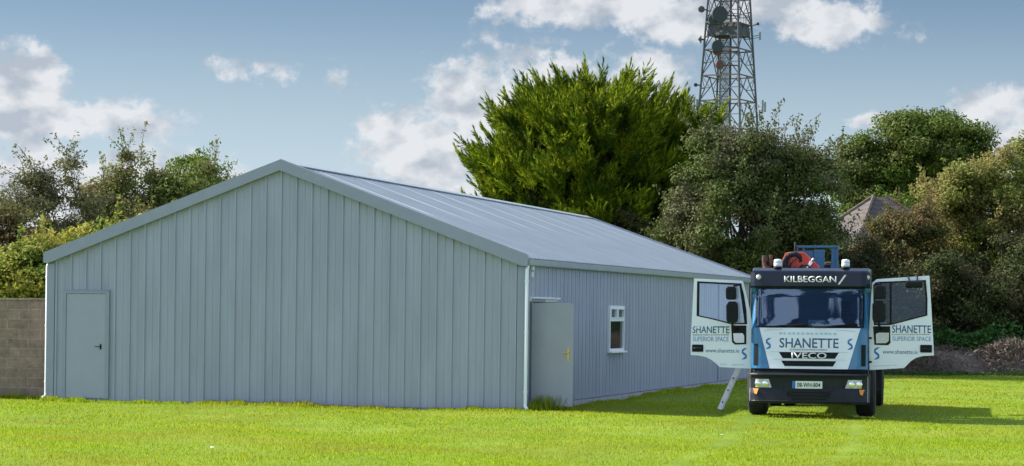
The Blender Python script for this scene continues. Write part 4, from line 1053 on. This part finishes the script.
# right side
RG = 'trees and hedge behind the truck'
tree('hawthorn_tree', 'large olive grey tree with wispy top between the conifer and the truck', 'tree', 80, 745,
     [(745, 168, 58, 38), (700, 182, 42, 40), (792, 182, 46, 38), (775, 160, 40, 28), (730, 215, 80, 42), (800, 215, 42, 46), (768, 142, 30, 20), (730, 145, 26, 20), (740, 265, 110, 50), (760, 310, 110, 50), (665, 235, 36, 40)], 720, 210, (.12, .065), M['lf_hawthorn'], .22, 240, .34, RG, 1.4, 40)
tree('round_tree', 'distant round topped green tree rising above the tiled house roof', 'tree', 140, 905, [(912, 160, 64, 40), (934, 134, 42, 24), (872, 168, 32, 30), (955, 162, 28, 32), (905, 205, 70, 45), (920, 260, 70, 50)], 900, 230, (.20, .12), M['lf_far'], .35, 30, .55, RG, .9, 30)
tree('hedge_tree', 'yellow olive tree at the right edge with light upper leaves', 'tree', 90, 985, [(985, 200, 50, 42), (1015, 180, 36, 34), (950, 212, 32, 28), (1000, 255, 55, 45), (955, 262, 40, 34), (1030, 240, 40, 60), (985, 300, 55, 30)], 520, 200, (.14, .075), M['lf_right'], .18, 110, .36, RG, .9, 40)
tree('hedge_tree', 'russet tinged bushy tree in front of the tiled house', 'tree', 88, 905, [(905, 242, 26, 20), (932, 232, 24, 24), (868, 250, 34, 22), (905, 280, 50, 30), (870, 300, 50, 30)], 330, 190, (.13, .065), M['lf_russet'], .12, 80, .32, RG, 1.1)
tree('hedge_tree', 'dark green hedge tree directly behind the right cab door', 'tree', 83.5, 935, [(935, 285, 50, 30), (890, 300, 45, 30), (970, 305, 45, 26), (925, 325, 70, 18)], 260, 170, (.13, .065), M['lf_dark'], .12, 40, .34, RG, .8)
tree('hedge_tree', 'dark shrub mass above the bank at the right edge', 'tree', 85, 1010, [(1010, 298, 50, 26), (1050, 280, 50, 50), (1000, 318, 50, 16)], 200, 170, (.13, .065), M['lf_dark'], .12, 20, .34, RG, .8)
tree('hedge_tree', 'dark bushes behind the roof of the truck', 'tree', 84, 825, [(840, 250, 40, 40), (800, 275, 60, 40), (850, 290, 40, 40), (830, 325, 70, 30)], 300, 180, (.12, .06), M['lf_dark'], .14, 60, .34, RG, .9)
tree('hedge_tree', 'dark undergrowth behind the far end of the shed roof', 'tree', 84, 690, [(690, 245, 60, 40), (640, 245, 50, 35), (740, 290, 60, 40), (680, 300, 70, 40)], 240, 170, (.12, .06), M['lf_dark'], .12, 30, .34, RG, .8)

# bank, scrub, nettles, far woods
def ridge(name, x0, x1, y0, y1, h, m, n=80):
    bm = B(); rows = []
    for j in range(9):
        t = j/8; y = y0+(y1-y0)*t; prof = math.sin(math.pi*min(1, t*1.0))**.6
        rows.append([bm.verts.new((x0+(x1-x0)*i/n, y+.25*mnoise.noise(Vector((i*.3, j*.5, 0))), -.05+h*prof*(1+.25*mnoise.noise(Vector((i*.22, j*.4, 3)))))) for i in range(n+1)])
    for A, D in zip(rows, rows[1:]):
        for i in range(n): bm.faces.new((A[i], A[i+1], D[i+1], D[i]))
    return obj(name, bm, m, smooth=True)
M['earth'] = mat('bank_earth', (.16, .125, .105), .95, var=.4, vscale=3, bump=.8, bscale=12)
tag(ridge('earth_bank', 2, 32, 80.6, 84.5, 1.0, M['earth']), 'low brown earth bank at the back of the lawn', None, kind='structure')
def mass(name, label, cat, n, xr, yr, zr_, leaf, m, up=.3, tall=False):
    x = rng.uniform(*xr, n); y = rng.uniform(*yr, n); hh = zr_[1]*(1+.28*np.sin(x*.9+1)*np.sin(x*.37)+.12*np.sin(x*2.7)); z = zr_[0]+(hh-zr_[0])*rng.random(n)**.7
    cen = np.column_stack([x, y, z])
    # break up into clumps
    g = np.sin(x*2.3+z*1.9)+np.sin(y*2.1+z*2.7+x*.6)+rng.normal(0, .8, n); cen = cen[g > -.6]
    V = leaf_quads(cen, unit(rng.normal(size=(len(cen), 3))+np.array([0, -.3, up])), leaf[0], leaf[1])
    return tag(foliage(name, V, m), label, cat, kind='stuff')
mass('dry_scrub', 'tangled dead brown twigs covering the bank', 'scrub', 42000, (3, 30), (80.1, 82.6), (0., 1.15), (.30, .034), M['scrub'], 0)
mass('nettles', 'band of green nettles along the top of the bank', 'nettles', 34000, (14.2, 30), (81.6, 82.8), (.85, 1.75), (.15, .08), M['lf_nettle'])
mass('long_grass', 'darker rough grass at the foot of the bank', 'rough grass', 9000, (8, 30), (79.9, 80.9), (0., .16), (.13, .03), M['lf_nettle'], 0)
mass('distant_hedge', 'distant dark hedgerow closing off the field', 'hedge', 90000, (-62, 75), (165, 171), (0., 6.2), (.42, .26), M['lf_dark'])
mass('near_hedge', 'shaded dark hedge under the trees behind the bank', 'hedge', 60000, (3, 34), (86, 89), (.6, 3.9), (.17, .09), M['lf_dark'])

# ------------------------------------------------------------------ house
hx, _ = W(879, 300, 114)
hs = thing('house', 'old house with brown hipped tile roof half hidden by trees', 'house', (hx, 114, 0), R(22))
_, hz = W(879, 197, 114); ez = hz-3.0
bm = B(); box(bm, -3.2, 3.2, -3.2, 3.2, -.1, ez); obj('wall', bm, M['render'], hs)
bm = B(); q = [(-3.6, -3.6, ez-.05), (3.6, -3.6, ez-.05), (3.6, 3.6, ez-.05), (-3.6, 3.6, ez-.05)]; a, b = (-.35, 0, hz), (.35, 0, hz)
vs = [bm.verts.new(p) for p in q]; va, vb = bm.verts.new(a), bm.verts.new(b)
for f in ((vs[0], vs[1], vb, va), (vs[1], vs[2], vb), (vs[2], vs[3], va, vb), (vs[3], vs[0], va)): bm.faces.new(f)
bm.faces.new(vs[::-1]); rf = obj('roof', bm, M['tiles'], hs)
bm = B()
for c in q: tube(bm, [(c[0], c[1], c[2]+.03), ((a if c[0] < 0 else b)[0], 0, hz+.04)], .09, n=6)
obj('hip_tiles', bm, M['tiles'], rf)
for x in (-1.6, 1.6):
    bm = B(); box(bm, x-.5, x+.5, -3.24, -3.202, 1., 2.3); w_ = obj('window', bm, M['white'], hs); bm = B(); box(bm, x-.43, x+.43, -3.25, -3.242, 1.07, 2.23); obj('pane', bm, M['glass_b'], w_)

# ------------------------------------------------------------------ lattice tower
TD = 250.; tcx, _ = W(727.5, 130, TD); tw = thing('lattice_mast', 'tall red and grey lattice telecom mast with dishes rising behind the trees', 'mast', (tcx, TD, 0), 0)
def thalf(z): return 4.72*(1-z/66.)
# corner angles chosen so that the four legs read left / inner left / inner right / right
ANG = [R(a) for a in (197, 107+0, 17, 287)]
def tc_(k, z):
    r = thalf(z)*1.06; a = ANG[k % 4]; return Vector((r*math.cos(a), r*math.sin(a), z))
H_T = 50.
for k in range(4):
    bm = B(); tube(bm, [tc_(k, 0), tc_(k, H_T)], .15, .09, n=6); obj('leg', bm, M['steelgrey'], tw)
levels = [0, 4.5, 9, 13.4, 17.6, 21.3, 24.3, 26.9, 29.6, 32.3, 35., 37.6, 40, 42.3, 44.5, 46.6, 48.5, 50]
for j, (z0, z1) in enumerate(zip(levels, levels[1:])):
    bm = B()
    for k in range(4):
        a0_, b0_, a1_, b1_ = tc_(k, z0), tc_(k+1, z0), tc_(k, z1), tc_(k+1, z1); zm_ = (z0+z1)/2; mt = (a1_+b1_)/2
        tube(bm, [a0_, mt], .075, n=4); tube(bm, [b0_, mt], .075, n=4)
        la, lb_ = a0_.lerp(a1_, .5), b0_.lerp(b1_, .5); ma, mb = a0_.lerp(mt, .5), b0_.lerp(mt, .5)
        tube(bm, [la, ma], .05, n=4); tube(bm, [lb_, mb], .05, n=4); tube(bm, [a1_, ma], .045, n=4); tube(bm, [b1_, mb], .045, n=4)
    obj('bracing', bm, M['steelgrey'], tw)
    bm = B()
    for k in range(4): tube(bm, [tc_(k, z1), tc_(k+1, z1)], .085 if z1 > 12 else .06, n=4)
    obj('ring_beam', bm, M['steelred'], tw)
# work platform
zp = 32.3; bm = B()
pts = [tc_(k, zp)*1.0 for k in range(4)]
for k in range(4):
    a, b = pts[k], pts[(k+1) % 4]; tube(bm, [a+Vector((0, 0, .9)), b+Vector((0, 0, .9))], .05, n=4)
    for t in (.2, .4, .6, .8): p = a.lerp(b, t); tube(bm, [p, p+Vector((0, 0, .9))], .03, n=4)
    box_c = a.lerp(b, .5)
    t0 = [a*.96, b*.96, b*.88+Vector((0, 0, zp*.12)), a*.88+Vector((0, 0, zp*.12))]
    face(bm, [p+Vector((0, 0, .05)) for p in t0])
obj('platform', bm, M['steelgrey'], tw)
# cable and ladder column in the middle
bm = B()
for ang in range(4):
    x, y = .75*math.cos(R(45+90*ang)), .75*math.sin(R(45+90*ang)); tube(bm, [(x-.3, y, 0), (x-.3, y, H_T)], .06, n=4)
for z in [i*.8 for i in range(62)]:
    tube(bm, [(-.85, -.5, z), (.25, -.5, z+.0)], .03, n=4); tube(bm, [(-.85, -.5, z), (.25, -.5, z+.8)], .025, n=4); tube(bm, [(-.85, .5, z), (-.85, -.5, z+.8)], .025, n=4)
for i in range(9): tube(bm, [(-.8+i*.125, -.35, 0), (-.8+i*.125, -.35, 46)], .045, n=4)
obj('ladder_shaft', bm, M['steelgrey'], tw)
def tpt(px, py, dy=0):
    x, z = W(px, py, TD+dy); return Vector((x-tcx, dy, z))
def dish(px, py, r, m, az=-60, dy=-3.):
    c = tpt(px, py, dy); bm = B(); t = bmesh.new()
    lathe(t, [(.02, .0), (r*.5, .06*r), (r*.85, .22*r), (r, .40*r), (r*1.0, .75*r), (r*.97, .78*r), (.02, .8*r)], (0, 0, 0), 'z', 24)
    merge(bm, t, Matrix.Translation(c) @ Matrix.Rotation(R(az), 4, 'Z') @ Matrix.Rotation(R(90), 4, 'Y'))
    q = min(range(4), key=lambda k: (tc_(k, c.z)-c).length); tube(bm, [c, tc_(q, c.z)], .07, n=5)
    obj('dish', bm, m, tw, smooth=False)
dish(718, 15, .85, M['dish'], -75); dish(714, 20, .55, M['dish'], -100); dish(716.5, 46.5, .62, M['dish'], -80); dish(717, 51, .5, M['dishred'], -90, -2.8); dish(718, 65, .50, M['dishred'], -60); dish(702, 9.5, .34, M['dish'], -110, -1); dish(700.5, 39.5, .2, M['dish'], -110, -1)
dish(757.5, 24, .16, M['dish'], -60, -1); dish(695.8, 85, .2, M['dish'], -100, -1)
for px, y0, y1 in ((694.2, 97, 112), (697, 99, 110), (762.5, 100, 113), (765, 102, 112), (760, 32, 40), (700.6, 36, 43)):
    bm = B(); a, b = tpt(px, y1, -.8), tpt(px, y0, -.8); box(bm, a.x-.10, a.x+.10, a.y-.07, a.y+.07, a.z, b.z, .02)
    for z in (a.z+.3, b.z-.3):
        q = min(range(4), key=lambda k: (tc_(k, z)-Vector((a.x, a.y, z))).length); tube(bm, [Vector((a.x, a.y, z)), tc_(q, z)], .04, n=4)
    obj('panel_antenna', bm, M['panel'], tw)

# ------------------------------------------------------------------ world: Nishita sky with cumulus
SUN_EL = R(38); SUN_AZ_OFF = R(-16)
sun_dir = Vector((-math.cos(SUN_AZ_OFF)*math.cos(SUN_EL), -math.sin(SUN_AZ_OFF)*math.cos(SUN_EL), math.sin(SUN_EL)))
w = bpy.data.worlds.new('World'); sc.world = w; w.use_nodes = True; t = w.node_tree; N = t.nodes; L = t.links; N.clear()
wo = N.new('ShaderNodeOutputWorld'); bg = N.new('ShaderNodeBackground'); L.new(bg.outputs[0], wo.inputs[0]); bg.inputs[1].default_value = .05
sky = N.new('ShaderNodeTexSky'); sky.sky_type = 'NISHITA'; sky.sun_disc = False; sky.sun_elevation = SUN_EL
sky.sun_rotation = math.atan2(sun_dir.x, sun_dir.y)
sky.air_density = 1.0; sky.dust_density = .6; sky.ozone_density = 1.5; sky.altitude = 60
def mth(op, a, b=None, c=None, clamp=False):
    q = N.new('ShaderNodeMath'); q.operation = op; q.use_clamp = clamp
    for i, v in enumerate((a, b, c)):
        if v is None: continue
        if isinstance(v, (int, float)): q.inputs[i].default_value = v
        else: L.new(v, q.inputs[i])
    return q.outputs[0]
def vm(op, a, b=None):
    q = N.new('ShaderNodeVectorMath'); q.operation = op
    for i, v in enumerate((a, b)):
        if v is None: continue
        if isinstance(v, tuple): q.inputs[i].default_value = v
        else: L.new(v, q.inputs[i])
    return q.outputs['Value'] if op == 'LENGTH' else q.outputs[0]
tcn = N.new('ShaderNodeTexCoord'); sp = N.new('ShaderNodeSeparateXYZ'); L.new(tcn.outputs['Generated'], sp.inputs[0])
az = mth('ARCTAN2', sp.outputs[0], sp.outputs[1]); el = mth('ARCSINE', sp.outputs[2])
U = mth('MULTIPLY', az, 2400.); V_ = mth('MULTIPLY', el, 2400.)
cb = N.new('ShaderNodeCombineXYZ'); L.new(U, cb.inputs[0]); L.new(V_, cb.inputs[1]); UV = cb.outputs[0]
def cnoise(vec, scale, detail=8, rough=.6):
    n = N.new('ShaderNodeTexNoise'); n.inputs['Scale'].default_value = scale; n.inputs['Detail'].default_value = detail; n.inputs['Roughness'].default_value = rough
    L.new(vec, n.inputs['Vector']); return n.outputs['Fac']
blobs = [(22, 88, 52, 36), (80, 122, 105, 24), (10, 122, 60, 26), (235, 72, 20, 11, .35), (262, 67, 20, 12, .35), (286, 77, 30, 13, .42), (338, 76, 19, 11, .32), (30, 200, 150, 62), (150, 185, 110, 40),
         (490, 108, 85, 60), (430, 150, 88, 52), (380, 130, 34, 20), (560, 105, 120, 62), (650, 95, 55, 48), (420, 200, 110, 45), (560, 170, 150, 60),
         (600, 8, 130, 24), (690, 25, 75, 24), (830, 26, 78, 24), (760, 10, 90, 24), (870, 122, 24, 9), (990, 118, 48, 30), (1030, 145, 60, 40), (940, 160, 60, 20)]
def field_at(vec):
    cur = None
    for (px, py, rx, ry, *kk) in blobs:
        x, y = px-CX, py-HY; u = x*math.cos(ROLL)+y*math.sin(ROLL); v = -(-x*math.sin(ROLL)+y*math.cos(ROLL))
        u, v = math.atan(u/F)*2400, math.atan(v/F)*2400
        l = vm('LENGTH', vm('MULTIPLY', vm('SUBTRACT', vec, (u, v, 0)), (1/rx, 1/ry, 0)))
        q = mth('MULTIPLY', mth('SUBTRACT', 1., l), kk[0] if kk else 1.); cur = q if cur is None else mth('MAXIMUM', cur, q)
    return mth('MAXIMUM', cur, -1.5)
def density(vec):
    a = cnoise(vm('MULTIPLY', vec, (1, 1.35, 1)), .018, 9, .58); f = field_at(vec)
    b = cnoise(vec, .07, 6, .6)
    return mth('ADD', mth('ADD', f, mth('MULTIPLY', mth('SUBTRACT', a, .5), 2.1)), mth('MULTIPLY', mth('SUBTRACT', b, .5), .9))
d0 = density(UV)
near_v = mth('LESS_THAN', mth('ABSOLUTE', az), .30)
mask_v = N.new('ShaderNodeMapRange'); mask_v.interpolation_type = 'SMOOTHERSTEP'; mask_v.inputs[1].default_value = -.12; mask_v.inputs[2].default_value = .50; L.new(d0, mask_v.inputs[0])
# clouds for the unseen rest of the sky, brightened and blued as fill light
dn = cnoise(vm('MULTIPLY', tcn.outputs['Generated'], (1, 1, 1.8)), 6.5, 9, .6)
mask_r = N.new('ShaderNodeMapRange'); mask_r.interpolation_type = 'SMOOTHERSTEP'; mask_r.inputs[1].default_value = .48; mask_r.inputs[2].default_value = .55; L.new(dn, mask_r.inputs[0])
blend = N.new('ShaderNodeMapRange'); blend.inputs[1].default_value = .24; blend.inputs[2].default_value = .34; L.new(mth('MAXIMUM', mth('ABSOLUTE', az), mth('MULTIPLY', el, 1.6)), blend.inputs[0])
mm = N.new('ShaderNodeMix'); mm.data_type = 'FLOAT'; L.new(blend.outputs[0], mm.inputs[0]); L.new(mask_v.outputs[0], mm.inputs[2]); L.new(mask_r.outputs[0], mm.inputs[3])
veil = N.new('ShaderNodeMapRange'); veil.interpolation_type = 'SMOOTHSTEP'; veil.inputs[1].default_value = .150; veil.inputs[2].default_value = .03; veil.inputs[3].default_value = 0; veil.inputs[4].default_value = .72; L.new(el, veil.inputs[0])
mask = mth('MULTIPLY', mm.outputs[0], .95)
# self shading: compare density towards the sun (up and left) ; plus soft interior noise
n_a = cnoise(vm('MULTIPLY', UV, (1, 1.4, 1)), .016, 5, .5); n_b = cnoise(vm('MULTIPLY', vm('ADD', UV, (-14., 14., 0)), (1, 1.4, 1)), .016, 5, .5)
sh = mth('ADD', mth('MULTIPLY', mth('SUBTRACT', n_a, n_b), 4.), .62, clamp=True)
cr = N.new('ShaderNodeValToRGB'); cr.color_ramp.elements[0].color = (4.3, 4.8, 5.5, 1); cr.color_ramp.elements[0].position = .1; cr.color_ramp.elements[1].position = .85; cr.color_ramp.elements[1].color = (7.3, 7.45, 7.7, 1)
L.new(sh, cr.inputs[0])
mx = N.new('ShaderNodeMix'); mx.data_type = 'RGBA'; L.new(mask, mx.inputs[0]); tint = N.new('ShaderNodeMix'); tint.data_type = 'RGBA'; tint.blend_type = 'MULTIPLY'; tint.inputs[0].default_value = 1
L.new(sky.outputs[0], tint.inputs[6]); tint.inputs[7].default_value = (.55, .635, .76, 1); vl = N.new('ShaderNodeMix'); vl.data_type = 'RGBA'; L.new(veil.outputs[0], vl.inputs[0]); L.new(tint.outputs[2], vl.inputs[6]); vl.inputs[7].default_value = (6.2, 7.5, 8.6, 1); L.new(vl.outputs[2], mx.inputs[6]); far_c = N.new('ShaderNodeMix'); far_c.data_type = 'RGBA'; L.new(blend.outputs[0], far_c.inputs[0]); L.new(cr.outputs[0], far_c.inputs[6]); far_c.inputs[7].default_value = (13.5, 16.5, 21.5, 1); L.new(far_c.outputs[2], mx.inputs[7]); L.new(mx.outputs[2], bg.inputs[0])

sl_ = bpy.data.lights.new('sun', 'SUN'); sl_.energy = 5.0; sl_.angle = R(.53); sl_.color = (1, .94, .85)
so = bpy.data.objects.new('sun', sl_); C.objects.link(so); so.rotation_euler = sun_dir.to_track_quat('Z', 'Y').to_euler(); so.location = (-30, 20, 40)

# ------------------------------------------------------------------ camera and render settings
cam = bpy.data.cameras.new('camera'); co = bpy.data.objects.new('camera', cam); C.objects.link(co); sc.camera = co
co.matrix_world = Matrix.Translation((0, 0, CAMH)) @ Matrix.Rotation(R(90), 4, 'X') @ Matrix.Rotation(ROLL, 4, 'Z')
cam.sensor_width = 36; cam.lens = F/1024*36; cam.shift_y = (HY-233)/1024; cam.clip_end = 5000; cam.clip_start = .1
sc.render.engine = 'CYCLES'; sc.render.resolution_x = 1024; sc.render.resolution_y = 466
sc.view_settings.view_transform = 'Standard'; sc.view_settings.look = 'None'; sc.view_settings.exposure = 1.15; sc.view_settings.gamma = 1
sc.cycles.max_bounces = 6; sc.cycles.diffuse_bounces = 3; sc.cycles.glossy_bounces = 3; sc.cycles.transparent_max_bounces = 8; sc.cycles.use_denoising = True
